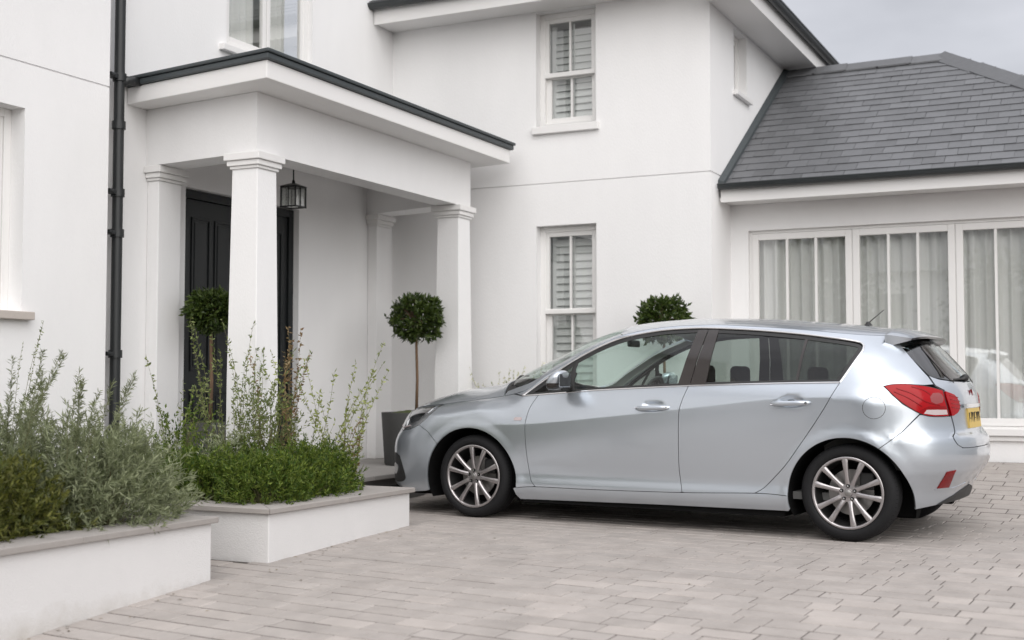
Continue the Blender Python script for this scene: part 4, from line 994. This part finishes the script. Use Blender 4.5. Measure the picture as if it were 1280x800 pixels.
m.add(top_+bot, F_+[q for i in range(nA-1) for q in ((i*nS, nA*nS+i*nS, nA*nS+(i+1)*nS, (i+1)*nS), ((i+1)*nS+nS-1, nA*nS+(i+1)*nS+nS-1, nA*nS+i*nS+nS-1, i*nS+nS-1))]); sp = m.build('spoiler', M['paint'], car, auto=50)
m = MB(); m.add(top_+bot, [tuple(nA*nS+k for k in f[::-1]) for f in F_] + [((nA-1)*nS+j+1, (nA-1)*nS+j, nA*nS+(nA-1)*nS+j, nA*nS+(nA-1)*nS+j+1) for j in range(nS-1)] )
m.build('spoiler_underside', M['blackgloss'], sp, auto=40)
# underbody: black inner shell with arch openings, floor
UB = [(-.42, .20)] + arc(0, pi+.2, -.12, r=.402, n=30) + [(.5, .18), (2.4, .20)] + arc(1, pi+.2, -.15, r=.39, n=30) + [(3.35, .26), (3.42, .33), (3.42, .80), (3.25, .97), (2.8, .985), (1.8, .965), (1.0, .93), (.45, .88), (-.1, .86), (-.6, .80), (-.86, .72), (-.88, .18)]
side_patch(UB, 'inner_shell', M['under'], car, off=-.016, gap=0, sides=(-1, 1), rim=0, step=.08)
m = MB(); m.box((-.86, -.74, .15), (-.44, .74, .20)); m.box((-.44, -.50, .145), (.42, .50, .20)); m.box((.42, -.815, .135), (2.42, .815, .20)); m.box((2.42, -.50, .15), (3.10, .50, .21))  # floor boxes hung low to deepen the shade under the car
m.box((2.5, -.4, .11), (2.62, .4, .149)); m.build('underbody', M['under'], car)
for i in (0, 1):
    c = ARCH[i]
    for sd_ in (-1, 1):
        m = MB(); pts = arc(i, -.35, pi+.35, r=c[2]+.004, n=36); vs = [(a, sd_*.89 if False else sd_*float(Y([a], [z])[0]-.012), z) for a, z in pts]+[(a, sd_*.50, z) for a, z in pts]; k = len(pts)
        m.add(vs, [(j, j+1, k+j+1, k+j) for j in range(k-1)]); m.add([(a, sd_*.51, z) for a, z in pts], [tuple(range(k))]); m.build('wheel_arch_liner', M['under'], car, smooth=False)
# wheels
def wheel(a, side, rimr, steer=0.):
    w_ = empty('wheel', (a, side*.865, .312)); w_.parent = car
    if side > 0: w_.rotation_euler = (0, 0, pi)
    # local: outer face towards -y
    R_ = .314
    prof = [(rimr+.004, .02), (rimr+.012, .004), (rimr+.03, -.004), (rimr+.05, .000), (R_-.022, .006), (R_-.010, .018), (R_-.003, .036), (R_, .06), (R_, .155), (R_-.006, .185), (R_-.03, .205), (rimr, .205)]
    MB().lathe(prof, 72, 'y').build('tyre', M['tyre'], w_, auto=50)
    gr = MB()
    for y in (.07, .105, .14): gr.lathe([(R_+.0006, y-.004), (R_+.0006, y+.004)], 72, 'y')
    for k in range(72):
        t = 2*pi*k/72; ct, st_ = cos(t), sin(t)
        gr.tube([((R_-.012)*ct, .018, (R_-.012)*st_), ((R_-.001)*ct, .044, (R_-.001)*st_)], .0022, 4, False)
    gr.build('tread_grooves', M['under'], w_)
    rim = MB().lathe([(rimr+.004, .016), (rimr+.006, .008), (rimr, .004), (rimr-.008, .006), (rimr-.013, .012), (rimr-.016, .03)], 72, 'y').build('rim', M['alloy'], w_, auto=60)
    MB().lathe([(rimr-.015, .020), (rimr-.02, .05), (rimr-.032, .08), (rimr-.034, .19)], 64, 'y').build('barrel', M['alloy_dark'], rim, smooth=True)
    MB().lathe([(0, .10), (.148, .10), (.150, .112), (.06, .112), (.06, .09), (0, .085)], 48, 'y').build('brake_disc', M['disc'], w_, auto=40)
    q = MB(); q.box((.06, .075, .02), (.155, .125, .13)); q.build('brake_caliper', M['blackplastic'], w_, bevel=.01)
    MB().lathe([(0, .16), (rimr-.03, .16)], 48, 'y').build('backplate', M['under'], w_)
    # ten spokes: raised facet section, tapering towards the hub, in slightly spread pairs
    for k in range(10):
        t = 2*pi*k/10 + RD(97) + (RD(2.5) if k % 2 else -RD(2.5)); q = MB(); st = []
        for r, hw, y0, dd in ((.052, .0165, .024, .03), (.085, .0132, .016, .03), (.13, .0134, .010, .028), (.175, .0155, .007, .026), (rimr-.014, .0190, .006, .024), (rimr-.004, .0210, .008, .02)):
            st.append([(r, -hw, y0+dd), (r, -hw, y0+.006), (r, -hw*.45, y0), (r, hw*.45, y0), (r, hw, y0+.006), (r, hw, y0+dd)])
        vs = []
        for ring in st:
            for r, x, y in ring: vs.append((r*cos(t)-x*sin(t), y, r*sin(t)+x*cos(t)))
        fs = [(i*6+j, i*6+j+1, (i+1)*6+j+1, (i+1)*6+j) for i in range(len(st)-1) for j in range(5)]
        q.add(vs, fs); q.build('spoke', M['alloy'], w_, auto=35)
    hub = MB().lathe([(0, .014), (.026, .014), (.028, .017), (.030, .024), (.058, .026), (.062, .034), (.062, .06), (0, .06)], 40, 'y').build('hub', M['alloy'], w_, auto=40)
    MB().lathe([(0, .0115), (.020, .0125), (.0235, .0155)], 24, 'y').build('hub_cap', M['disc'], hub, auto=40)
    for k in range(5):
        t = 2*pi*k/5+RD(90); x, z = .045*cos(t), .045*sin(t)
        MB().lathe([(.0115, .0235), (.0115, .030)], 12, 'y', c=(x, 0, z)).build('bolt_recess', M['under'], hub)
        MB().lathe([(0, .0225), (.0125, .0225)], 14, 'y', c=(x, 0, z)).build('bolt_recess', M['under'], hub)
        MB().lathe([(0, .017), (.0065, .018), (.007, .0235)], 6, 'y', c=(x, 0, z)).build('wheel_bolt', M['chrome'], hub)
    return w_
wheel(-.005, -1, .232); wheel(2.852, -1, .228)
wheel(-.005, 1, .232); wheel(2.852, 1, .228)
# door handles
for (k, a, z, da) in (('f', 1.505, .846, .137), ('r', 2.497, .888, .137)):
    for sd_ in (-1, 1):
        d_ = doors[k, sd_]; A_ = np.linspace(a-da, a+da, 15); y = Y(A_, np.full(15, z)); yb = float(Y([a-da-.02], [z])[0])
        pts = []
        for i, x in enumerate(A_):
            t = (x-a)/da; pts.append((float(x), sd_*(yb-.004+.030*(1-t**4)), z+(.004)*t))
        m = MB(); m.tube(pts, [.006+.0095*(1-abs((x-a)/da)**5) for x in A_], 12)
        m.v = [(x, yy if False else yy, z+(zz-z)*1.15) for x, yy, zz in m.v]
        h_ = m.build('door_handle', M['paint'], d_, smooth=True)
        MB().tube([(a+.112, sd_*(yb+.018), z+.003), (a+.112, sd_*(yb+.034), z+.003)], .0085, 14).build('lock_barrel', M['chrome'], h_, auto=40)
        ribbon([(a-da+.01, z-.008), (a, z-.011), (a+da-.012, z-.006)], sd_, .004, .004, 'handle_strip', M['chrome'], h_, off=.028)
# wing mirrors
for sd_ in (-1, 1):
    y0 = sd_*.80; d_ = doors['f', sd_]
    def blob(cx, cy, cz, rx, ry, rz, zmin=-1, zmax=1, e=2.6, n=28):
        m = MB(); vs = []; nu, nv = n, 16
        for j in range(nv+1):
            ph = -pi/2+pi*j/nv; sz = math.copysign(abs(sin(ph))**(2/e), sin(ph)); sz = min(max(sz, zmin), zmax); cz_ = max(0, 1-abs(sz)**e)**(1/e)
            for i in range(nu):
                th = 2*pi*i/nu; x = math.copysign(abs(cos(th))**(2/e), cos(th)); y = math.copysign(abs(sin(th))**(2/e), sin(th))
                sh = .03*sz   # lean
                vs.append((cx+rx*x*cz_*(1-.12*sz)+sh, cy+ry*y*cz_, cz+rz*sz))
        m.add(vs, [(j*nu+i, j*nu+(i+1) % nu, (j+1)*nu+(i+1) % nu, (j+1)*nu+i) for j in range(nv) for i in range(nu)]); return m
    mi = blob(.795, sd_*.975, 1.040, .058, .108, .072, zmin=-.30).build('wing_mirror', M['paint'], d_, auto=50)
    blob(.795, sd_*.975, 1.038, .0565, .106, .070, zmax=-.27).build('mirror_base', M['blackgloss'], mi, auto=50)
    q = MB(); q.tube([(.80, sd_*.80, .978), (.79, sd_*.90, .988), (.79, sd_*.96, 1.0)], [.028, .022, .02], 12); q.build('mirror_arm', M['blackplastic'], mi, smooth=True)
    q = MB(); q.box((.852, sd_*.885, .99), (.858, sd_*1.065, 1.085)); q.build('mirror_glass', M['mirrorglass'], mi, bevel=.003)
    ribbon([(.745, .968), (.80, 1.04), (.815, 1.10)], sd_, .06, .004, 'mirror_mount', M['blackplastic'], d_, off=-.001)
# aerial, wipers, plate, badge, tow eye
q = MB(); q.lathe([(0, .028), (.012, .026), (.02, .012), (.032, 0)], 16, c=(2.775, 0, 1.428)); ae = q.build('aerial_base', M['blackplastic'], car, smooth=True); ae.scale = (1, 1, 1)
MB().tube([(2.775, 0, 1.445), (2.885, 0, 1.535)], [.004, .0025], 8).build('aerial', M['blackplastic'], car, smooth=True)
q = MB(); q.lathe([(0, -.03), (.022, -.028), (.026, 0), (.022, .024), (0, .028)], 16, 'y', c=(3.425, 0, 1.055)); wp = q.build('rear_wiper', M['blackplastic'], gate, smooth=True)
MB().tube([(3.425, 0, 1.058), (3.435, -.12, 1.05), (3.42, -.34, 1.045)], [.012, .008, .005], 8).build('wiper_arm', M['blackplastic'], wp, smooth=True)
for s_ in (0, 1):
    y0_ = .50-.62*s_; wz = lambda a, y: float(top(a, y/.72)[2][0])+.012
    MB().tube([(a, y, wz(a, y)) for a, y in ((.06, y0_), (.10, y0_-.2), (.12+.08*s_, y0_-.5))], [.010, .008, .005], 8).build('wiper', M['blackplastic'], car, smooth=True)
R0 = lambda z: float(pchip(*arr(NR), [z])[0])
def rear_pt(y, z, off):
    A_ = np.linspace(R0(z)-.3, R0(z), 400); yy = Y(A_, np.full(400, z)); i = int(np.argmin(np.abs(yy-abs(y)))); return (float(A_[i])+off, y, z)
m = MB(); n = 12; vs = [rear_pt(-.20+.40*i/n, z, .010) for z in (.722, .852) for i in range(n+1)]; m.add(vs, [(i, i+1, n+2+i, n+1+i) for i in range(n)])
vb = [(x-.016, y, z) for x, y, z in vs]; m.add(vs+vb, [(i+1, i, 2*n+2+i, 2*n+3+i) for i in range(n)]+[(n+1+i, n+2+i, 3*n+4+i, 3*n+3+i) for i in range(n)]+[(0, n+1, 3*n+3, 2*n+2), (n, 3*n+2, 4*n+3, 2*n+1)])
pl_ = m.build('number_plate', M['plate_y'], gate)
for i in range(7):
    y = -.165+.33*i/6.6; y += .02 if i > 3 else 0
    q = MB(); a1 = rear_pt(y-.016, .75, .013); a2 = rear_pt(y+.016, .75, .013)
    def bar(yA, zA, yB, zB):
        p, r_ = rear_pt(yA, .787, .0125), rear_pt(yB, .787, .0125); q.tube([(p[0], yA, zA), (r_[0], yB, zB)], .0035, 4)
    bar(y-.02, .75, y-.02, .824); bar(y-.02, .824, y+.018, .824) if i % 2 else bar(y-.02, .75, y+.018, .75); bar(y+.018, .75, y+.018, .824) if i % 3 else bar(y-.02, .787, y+.018, .787)
    q.build('plate_character', M['blackplastic'], pl_)
m = MB(); vs = [rear_pt(-.30+.60*i/n, z, .014) for z in (.858, .882) for i in range(n+1)]; m.add(vs, [(i, i+1, n+2+i, n+1+i) for i in range(n)]); m.build('chrome_strip', M['chrome'], gate, smooth=True)
p = rear_pt(0, .935, .0); MB().lathe([(0, .012), (.04, .010), (.046, .0)], 20, 'y').build('round_badge', M['reddark'], gate, loc=(p[0], 0, .935), rot=(0, 0, pi/2+pi if False else -pi/2+pi))
for i in range(5):
    y = -.50+.022*i; p = rear_pt(y, .655, .0015); q = MB(); q.box((p[0]-.002, y-.008, .648), (p[0]+.002, y+.006, .650+.008*((i*7) % 3))); 
# cabin
q = MB(); q.box((.42, -.76, .25), (2.75, .76, .30)); q.build('cabin_floor', M['cabin'], car)
q = MB(); q.prism([(.20, -.74), (.62, -.78), (.80, -.76), (.80, .76), (.62, .78), (.20, .74)], .60, .90)
ds = q.build('dashboard', M['cabin'], car, bevel=.03)
q = MB(); q.box((.55, .18, .90), (.80, .56, .955)); q.build('instrument_hood', M['cabin'], ds, bevel=.03)
def seat(x, y, w_=.50, hr=True, name='seat', back=.62):
    e = empty(name, (x, y, .30)); e.parent = car
    MB().box((-.25, -w_/2, .10), (.28, w_/2, .26)).build('seat_cushion', M['seat'], e, bevel=.05, seg=3)
    m = MB(); vs = []
    for z, x0, x1, ww in ((.22, .20, .36, w_/2), (.45, .25, .38, w_/2), (back, .33, .42, w_/2*.86)):
        vs += [(x0, -ww, z), (x1, -ww, z), (x1, ww, z), (x0, ww, z)]
    m.add(vs, [(3,2,1,0), (8,9,10,11)]+[(i*4+k, i*4+(k+1) % 4, i*4+4+(k+1) % 4, i*4+4+k) for i in range(2) for k in range(4)]); m.build('seat_back', M['seat'], e, bevel=.04, seg=3)
    if hr:
        q = MB(); q.box((.335, -.13, back+.05), (.425, .13, back+.23)); q.build('headrest', M['seat'], e, bevel=.035, seg=3)
        q = MB(); q.tube([(.38, -.05, back-.02), (.38, -.05, back+.08)], .007, 6); q.tube([(.38, .05, back-.02), (.38, .05, back+.08)], .007, 6); q.build('headrest_post', M['chrome'], e)
seat(1.30, -.37); seat(1.30, .37)
seat(2.15, -.40, .60, True, 'rear_seat', .60); seat(2.15, .42, .60, True, 'rear_seat', .60)
q = MB(); q.box((2.62, -.60, .45), (3.15, .60, .86)); q.build('parcel_shelf', M['cabin'], car, bevel=.02)
m = MB(); m.lathe([(.185+.014*cos(t*pi/4), .014*sin(t*pi/4)) for t in range(8)], 36, 'z', close=True); 
for k in (0, 120, 240): m.tube([(0, 0, -.03), (.18*cos(RD(k+90)), .18*sin(RD(k+90)), 0)], .014, 6)
m.lathe([(0, -.01), (.05, -.012), (.06, -.04), (0, -.05)], 20)
sw_ = m.build('steering_wheel', M['cabin'], car, smooth=True, loc=(.90, .37, .90), rot=(0, RD(-62) , 0))
q = MB(); q.box((.93, -.10, 1.30), (.955, .10, 1.355)); q.build('interior_mirror', M['blackplastic'], car, bevel=.012)
# ---------------------------------------------------------------- plants
def leaves_mesh(pos, dirs, L, Wd, fold=.0, rng=RNG):
    """one small kite-shaped leaf (2 tris) per position along dirs"""
    pos = np.asarray(pos); d = np.asarray(dirs); n = len(pos); d = d/(np.linalg.norm(d, axis=1)[:, None]+1e-9)
    r = rng.normal(size=(n, 3)); s = np.cross(d, r); s /= np.linalg.norm(s, axis=1)[:, None]+1e-9; nn = np.cross(d, s)
    L = np.broadcast_to(L, n)[:, None]*(.7+.6*rng.random((n, 1))); Wd = np.broadcast_to(Wd, n)[:, None]*(.7+.6*rng.random((n, 1)))
    A = pos; B = pos+d*L*.45+s*Wd*.5+nn*Wd*fold; C_ = pos+d*L-nn*L*.12; D = pos+d*L*.45-s*Wd*.5+nn*Wd*fold
    V = np.stack([A, B, C_, D], 1).reshape(-1, 3); F = (np.arange(n)[:, None]*4+np.array([0, 1, 2, 3])).tolist()
    return V, F
def plant_obj(name, V, F, m, parent):
    me = bpy.data.meshes.new(name); me.from_pydata(V.tolist(), [], F); me.materials.append(m); o = bpy.data.objects.new(name, me); COL.objects.link(o); o.parent = parent; return o
def unit(n, rng=RNG):
    v = rng.normal(size=(n, 3)); return v/np.linalg.norm(v, axis=1)[:, None]
def spires(root, n, hmin, hmax, spread, mleaf, leafL, leafW, per_m, base_r, lean=.18, up=.75, side=0, tip=True, stemr=.0025, start=.12, flare=None):
    """upright stems with small leaves along them"""
    st = MB(); P = []; D = []
    for i in range(n):
        a = RNG.random()*2*pi; r = base_r*math.sqrt(RNG.random()); b = np.array([r*cos(a)*spread[0], r*sin(a)*spread[1], 0]); h = hmin+(hmax-hmin)*RNG.random()**1.3
        ln = lean*(.4+RNG.random()); dr = np.array([cos(a), sin(a), 0])*ln*h+RNG.normal(size=3)*.04*h; k = 9; pts = []
        wv = RNG.random()*6
        for j in range(k+1):
            t = j/k; p = b+dr*t**1.5+np.array([.008*sin(wv+t*7), .008*cos(wv+t*6), h*t*(1-.06*t)]); pts.append(p)
        st.tube([tuple(p) for p in pts], [stemr*(1-.75*j/k) for j in range(k+1)], 4, False)
        m_ = int(per_m*h); ts = start+(1-start)*RNG.random(m_)**.9; idx = np.clip((ts*k).astype(int), 0, k-1); fr = ts*k-idx; pts = np.array(pts)
        q = pts[idx]*(1-fr[:, None])+pts[idx+1]*fr[:, None]; ax = pts[idx+1]-pts[idx]; ax /= np.linalg.norm(ax, axis=1)[:, None]
        d = unit(m_)*(1-up)*1.6+ax*up; P.append(q); D.append(d)
    P = np.concatenate(P); D = np.concatenate(D); V, F = leaves_mesh(P, D, leafL, leafW); plant_obj('foliage', V, F, mleaf, root)
    st.build('stem', M['stem'], root)
def mound(root, n_clump, size, mleaf, leafL, leafW, per, spr=.06, up=.5, core=True, zpow=.6, shape=2.2):
    """dense bush of leaf sprays filling an ellipsoid-topped box of 'size'"""
    u = RNG.random((n_clump*3, 3))*2-1; u[:, 2] = (u[:, 2]+1)/2; fq = RNG.random(3)*6
    r = (np.abs(u[:, 0])**shape+np.abs(u[:, 1])**shape+(u[:, 2])**shape); u = u[(r < 1) & (r > .12)][:n_clump]; r = (np.abs(u[:, 0])**shape+np.abs(u[:, 1])**shape+u[:, 2]**shape)
    k_ = 1+.13*np.sin(u[:, 0]*7+fq[0])*np.sin(u[:, 1]*7+fq[1])+.06*np.sin(u[:, 0]*15+fq[2]); u = u*np.stack([1+0*k_, 1+0*k_, k_], 1)
    c = u*np.array(size); outw = u*np.array([1/size[0], 1/size[1], 1/size[2]]); outw /= np.linalg.norm(outw, axis=1)[:, None]
    ax = outw*(1-up)+np.array([0, 0, up])+RNG.normal(size=c.shape)*.25; ax /= np.linalg.norm(ax, axis=1)[:, None]
    n = len(c); t = RNG.random((n, per)); L = spr*(.6+.8*RNG.random((n, 1, 1)))
    P = c[:, None, :]+ax[:, None, :]*t[..., None]*L
    D = ax[:, None, :]*.75+RNG.normal(size=(n, per, 3))*.45
    V, F = leaves_mesh(P.reshape(-1, 3), D.reshape(-1, 3), leafL, leafW); plant_obj('foliage', V, F, mleaf, root)
    st = MB()
    for i in range(0, n, max(1, n//60)): st.tube([(c[i][0]*.15, c[i][1]*.15, 0), tuple(c[i]*.6+np.array([0, 0, .02])), tuple(c[i])], [.005, .003, .0015], 4, False)
    st.build('stem', M['stem'], root)
def plant(label, cat, loc, group=None, name='shrub'): return tag(empty(name, loc), label, cat, group)
ZS = .21
# front planter, near edge (left of picture) backwards
p = plant('dull yellow green conifer bush at the bottom left, low in the long planter', 'bush', (-5.10, 4.30, ZS), name='conifer_bush'); mound(p, 800, (.30, .62, .38), M['conifer'], .040, .011, 17, .13, .5)
p = plant('silver leaved bush spilling over the right end of the long planter', 'bush', (-5.06, 5.22, ZS), name='silver_bush'); mound(p, 620, (.31, .42, .50), M['silver'], .046, .0072, 26, .17, .32)
p = plant('second silver leaved bush behind the spilling one in the long planter', 'bush', (-5.45, 5.0, ZS), name='silver_bush'); mound(p, 420, (.34, .45, .55), M['silver'], .046, .0070, 24, .18, .55)
p = plant('dark grey green bush filling the back of the long planter beside the wall', 'bush', (-6.0, 4.6, ZS), name='sage_bush'); mound(p, 620, (.55, .8, .55), M['sage'], .046, .0072, 20, .19, .65)
for (x, y, n, h0, h1, lab) in ((-5.42, 4.62, 17, .38, .80, 'grey green spired shrub at the far left of the long planter'), (-5.72, 5.05, 15, .50, 1.02, 'tallest grey green spired shrub, one tip rising over the rest left of the drainpipe'),
                               (-5.50, 5.32, 14, .45, .78, 'grey green spired shrub in front of the drainpipe'), (-5.95, 4.55, 14, .45, .85, 'grey green spired shrub nearest the wall in the long planter'), (-5.15, 5.0, 8, .35, .60, 'short grey green spired shrub behind the spilling silver bush')):
    p = plant(lab, 'shrub', (x, y, ZS), 'spired shrubs in the long planter', 'spired_shrub'); spires(p, n+4, h0+.12, h1+.16, (1, 1), M['sage'], .038, .0062, 250, .24, lean=.22, up=.58)
p = plant('thin arching sprig rising in front of the left window', 'shrub', (-6.25, 5.55, ZS), name='wispy_shrub'); spires(p, 3, 1.1, 1.4, (1, 1), M['olive'], .020, .007, 40, .08, lean=.16, up=.5, start=.5)
# second planter: bright green hedge of several mounds
for i, (x, y, sx, sy, sz, lab) in enumerate(((-4.98, 6.55, .24, .28, .30, 'bright green feathery hedge plant at the near corner of the second planter'), (-5.02, 7.02, .26, .30, .32, 'bright green feathery hedge plant in the middle of the second planter'),
                            (-5.09, 7.34, .22, .23, .31, 'bright green feathery hedge plant at the car end of the second planter'), (-5.50, 6.60, .28, .30, .29, 'bright green feathery hedge plant behind the near corner plant'),
                            (-6.05, 6.62, .34, .30, .28, 'bright green feathery hedge plant at the left end of the second planter'), (-5.55, 7.0, .26, .22, .30, 'bright green feathery hedge plant below the porch pillar'))):
    p = plant(lab, 'hedge plant', (x, y, ZS), 'bright green hedge plants', 'hedge_plant'); mound(p, 430, (sx, sy, sz), M['fern'], .031, .0085, 26, .12, .55, shape=2.3)
# wispy tall perennials behind the hedge
for (x, y, n, h0, h1, mt, ln, lab) in ((-6.0, 6.85, 8, .50, .88, 'olive', .42, 'loose arching shrub left of the door in the second planter'), (-5.75, 7.12, 9, .7, 1.12, 'olive', .14, 'tall thin stemmed shrub in front of the black door'),
                      (-5.50, 7.10, 10, .55, 1.05, 'olive', .28, 'tall thin stemmed shrub in front of the near porch pillar'), (-5.35, 7.15, 3, .8, 1.05, 'russet', .10, 'tallest reddish stems with tiny seed heads against the near pillar'),
                      (-5.20, 7.35, 9, .4, .80, 'lime', .45, 'yellow green shrub right of the near porch pillar'), (-5.08, 7.50, 8, .45, .88, 'lime', .34, 'yellow green shrub with one long leaning stem above the car end of the planter'),
                      (-5.12, 7.55, 6, .20, .34, 'russet', .3, 'small russet leaved shrub above the car end of the green hedge')):
    p = plant(lab, 'shrub', (x, y, ZS), name='wispy_shrub'); spires(p, n+3, h0+.12, h1+.26, (1, 1), M[mt], .030, .013, 66 if mt != 'russet' else 85, .14, lean=ln, up=.42, stemr=.0026, start=.15)
p = plant('pale silver feathery tuft between the hedge and the black door', 'shrub', (-5.55, 6.85, ZS), name='silver_tuft'); mound(p, 150, (.14, .12, .48), M['silver'], .034, .009, 12, .10, .6)
p = plant('olive leafy clump low in front of the near porch pillar', 'shrub', (-5.38, 7.10, ZS), name='leafy_clump'); mound(p, 300, (.26, .16, .74), M['olive'], .030, .010, 9, .15, .7)
p = plant('dark leafy clump left of the door in the second planter', 'shrub', (-5.95, 6.85, ZS), name='leafy_clump'); mound(p, 230, (.26, .18, .62), M['fern'], .032, .012, 8, .12, .6)
# pale flowering plant by the gable wall
p = plant('small cream flowering plant against the gable wall, behind the bonnet', 'flowers', (-5.40, 10.95, G(10.95)), name='cream_flowers')
spires(p, 22, .80, 1.06, (1.6, .6), M['cream'], .020, .012, 46, .22, lean=.14, up=.35, start=.6); 
mound(p, 500, (.42, .20, .72), M['olive'], .03, .010, 10, .1, .6)
# topiary bay trees
def bay_tree(loc, zb, r, label, trunk_h, squash=.88, seed=0):
    t = tag(empty('topiary_tree', loc), label, 'tree', 'clipped ball trees'); rg = np.random.default_rng(seed)
    c = np.array([0, 0, zb-loc[2]]); n = 620; d = unit(n, rg); lump = 1+.10*np.sin(d[:, 0]*5+seed)*np.sin(d[:, 1]*6+1)+.07*np.sin(d[:, 2]*9+2)
    rad = r*(.40+.56*rg.random(n)**.40)*lump; P = c+d*rad[:, None]*np.array([1, 1, squash])
    tw = rg.normal(size=(n, 3))*.35+d; tw /= np.linalg.norm(tw, axis=1)[:, None]
    k = 5; PP = (P[:, None, :]-tw[:, None, :]*.03+tw[:, None, :]*rg.random((n, k, 1))*.045).reshape(-1, 3); DD = (d[:, None, :]*.6+rg.normal(size=(n, k, 3))*.6+np.array([0, 0, .15])).reshape(-1, 3)
    V, F = leaves_mesh(PP, DD, .052, .023, .1, rg); plant_obj('crown', V, F, M['bay'], t)
    m = MB(); zc_ = zb-loc[2]; m.tube([(0, 0, 0), (.006, .004, zc_*.35), (-.005, .004, zc_*.7), (0, 0, zc_-r*.5)], [.016, .014, .013, .012], 10)
    for i in range(22):
        a = rg.random()*2*pi; e = rg.random()*1.6-.4; rr_ = r*.8; m.tube([(0, 0, zc_-r*(.85-.5*rg.random())), (rr_*.5*cos(a)*cos(e), rr_*.5*sin(a)*cos(e), zc_+rr_*.35*sin(e)), (rr_*cos(a)*cos(e), rr_*sin(a)*cos(e), zc_+rr_*sin(e))], [.008, .005, .002], 5, False)
    m.build('trunk', M['bark'], t, smooth=True)
def tub(loc, r0, r1, h, label):
    t = tag(empty('plant_pot', loc), label, 'plant pot', 'dark plant pots')
    MB().lathe([(0, 0), (r0*.97, 0), (r0, .015), (r1, h-.012), (r1, h), (r1-.03, h), (r1-.035, h-.05), (0, h-.05)], 48).build('pot', M['pot'], t, auto=40)
    q = MB(); vs = []; nn_ = 30; rg = random.Random(4)
    for j in range(9):
        rr_ = (r1-.035)*j/8
        for i in range(nn_): a = 2*pi*i/nn_; vs.append((rr_*cos(a), rr_*sin(a), h-.035+.045*(1-(j/8)**2)+rg.random()*.014))
    q.add(vs, [(j*nn_+i, j*nn_+(i+1) % nn_, (j+1)*nn_+(i+1) % nn_, (j+1)*nn_+i) for j in range(8) for i in range(nn_)][::-1]); q.build('moss', M['moss'], t)
bay_tree((-6.07, 10.30, .74), 1.635, .262, 'clipped ball tree in a dark tub between the porch pillars', .9, seed=3)
tub((-6.10, 10.30, .245), .275, .305, .495, 'large dark tub on the porch floor under the ball tree by the far pillar')
bay_tree((-3.82, 10.95, G(10.95)+.38), 1.60, .245, 'clipped ball tree against the gable wall, seen above the car roof', .9, .9, seed=5)
tub((-3.82, 10.95, G(10.95)), .24, .27, .42, 'dark pot behind the car holding the ball tree by the gable wall')
bay_tree((-6.62, 7.985, .70), 1.60, .20, 'smallest ball tree in shade in front of the black door', .8, seed=8)
tub((-6.62, 7.985, .245), .17, .19, .46, 'dark pot in the porch by the left of the black door')
# ---------------------------------------------------------------- across the street, behind the camera (seen in reflections)
def street_tree(loc, h, r, label, seed):
    t = tag(empty('street_tree', loc), label, 'tree', 'trees across the street'); rg = np.random.default_rng(seed)
    m = MB(); m.tube([(0,0,0), (.1,.05,h*.3), (0,.1,h*.55), (.1,0,h*.8)], [.22,.17,.12,.04], 10)
    cl = []
    for i in range(26):
        a = rg.random()*2*pi; z = h*(.38+.55*rg.random()); q = r*math.sqrt(max(.05, 1-((z/h-.65)/.42)**2))*(.5+.5*rg.random()); e = np.array([q*cos(a), q*sin(a), z]); cl.append(e)
        m.tube([(0, .05, z*.6), tuple(e*np.array([.5,.5,.85])), tuple(e)], [.07, .04, .015], 5, False)
    m.build('trunk', M['bark'], t, smooth=True)
    cl = np.array(cl); k = 420; P = (cl[:, None, :]+rg.normal(size=(len(cl), k, 3))*r*.17).reshape(-1, 3); V, F = leaves_mesh(P, rg.normal(size=P.shape), .17, .10, .1, rg); plant_obj('crown', V, F, M['tree_leaf'], t)
for i, (x, y, h, r, s_) in enumerate(((-9, -15, 6.2, 2.8, 'broad leafy tree across the street, furthest left'), (-2.5, -17, 5.4, 2.4, 'lower leafy tree across the street, left of the middle'), (4.5, -16, 6.5, 2.8, 'tall leafy tree across the street, right of the middle'), (11.5, -15, 5.8, 2.5, 'leafy tree across the street, furthest right'))):
    street_tree((x, y, -.45), h, r, s_, 20+i)
rg = np.random.default_rng(9)
hd = tag(empty('street_hedge', (0, -11, -.45)), 'long clipped hedge across the street behind the viewer', 'hedge')
P = np.stack([rg.random(26000)*44-22, (rg.random(26000)-.5)*1.1, rg.random(26000)**.8*1.75], 1); V, F = leaves_mesh(P, rg.normal(size=P.shape), .12, .07, .1, rg); plant_obj('foliage', V, F, M['tree_leaf'], hd)
MB().box((-22, -.4, 0), (22, .4, 1.5)).build('branches', M['soil'], hd)
nb = tag(empty('neighbour_house', (-6, -27, -.4)), 'pale rendered house with hipped roof across the street', 'house')
MB().box((-7, -4, 0), (7, 4, 5.4)).build('wall', M['render'], nb)
MB().add([(-7.5,-4.5,5.4),(7.5,-4.5,5.4),(7.5,4.5,5.4),(-7.5,4.5,5.4),(-3.5,0,8.2),(3.5,0,8.2)], [(0,1,5,4),(2,3,4,5),(1,2,5),(3,0,4),(3,2,1,0)]).build('roof', M['slate'], nb)
for x in (-5, -1.7, 1.7, 5):
    for z in (.9, 3.4):
        wn = MB().box((x-.6, 4.0, z), (x+.6, 4.05, z+1.3)).build('window', M['frame'], nb); MB().box((x-.52, 4.051, z+.08), (x+.52, 4.06, z+1.22)).build('pane', M['blackgloss'], wn)
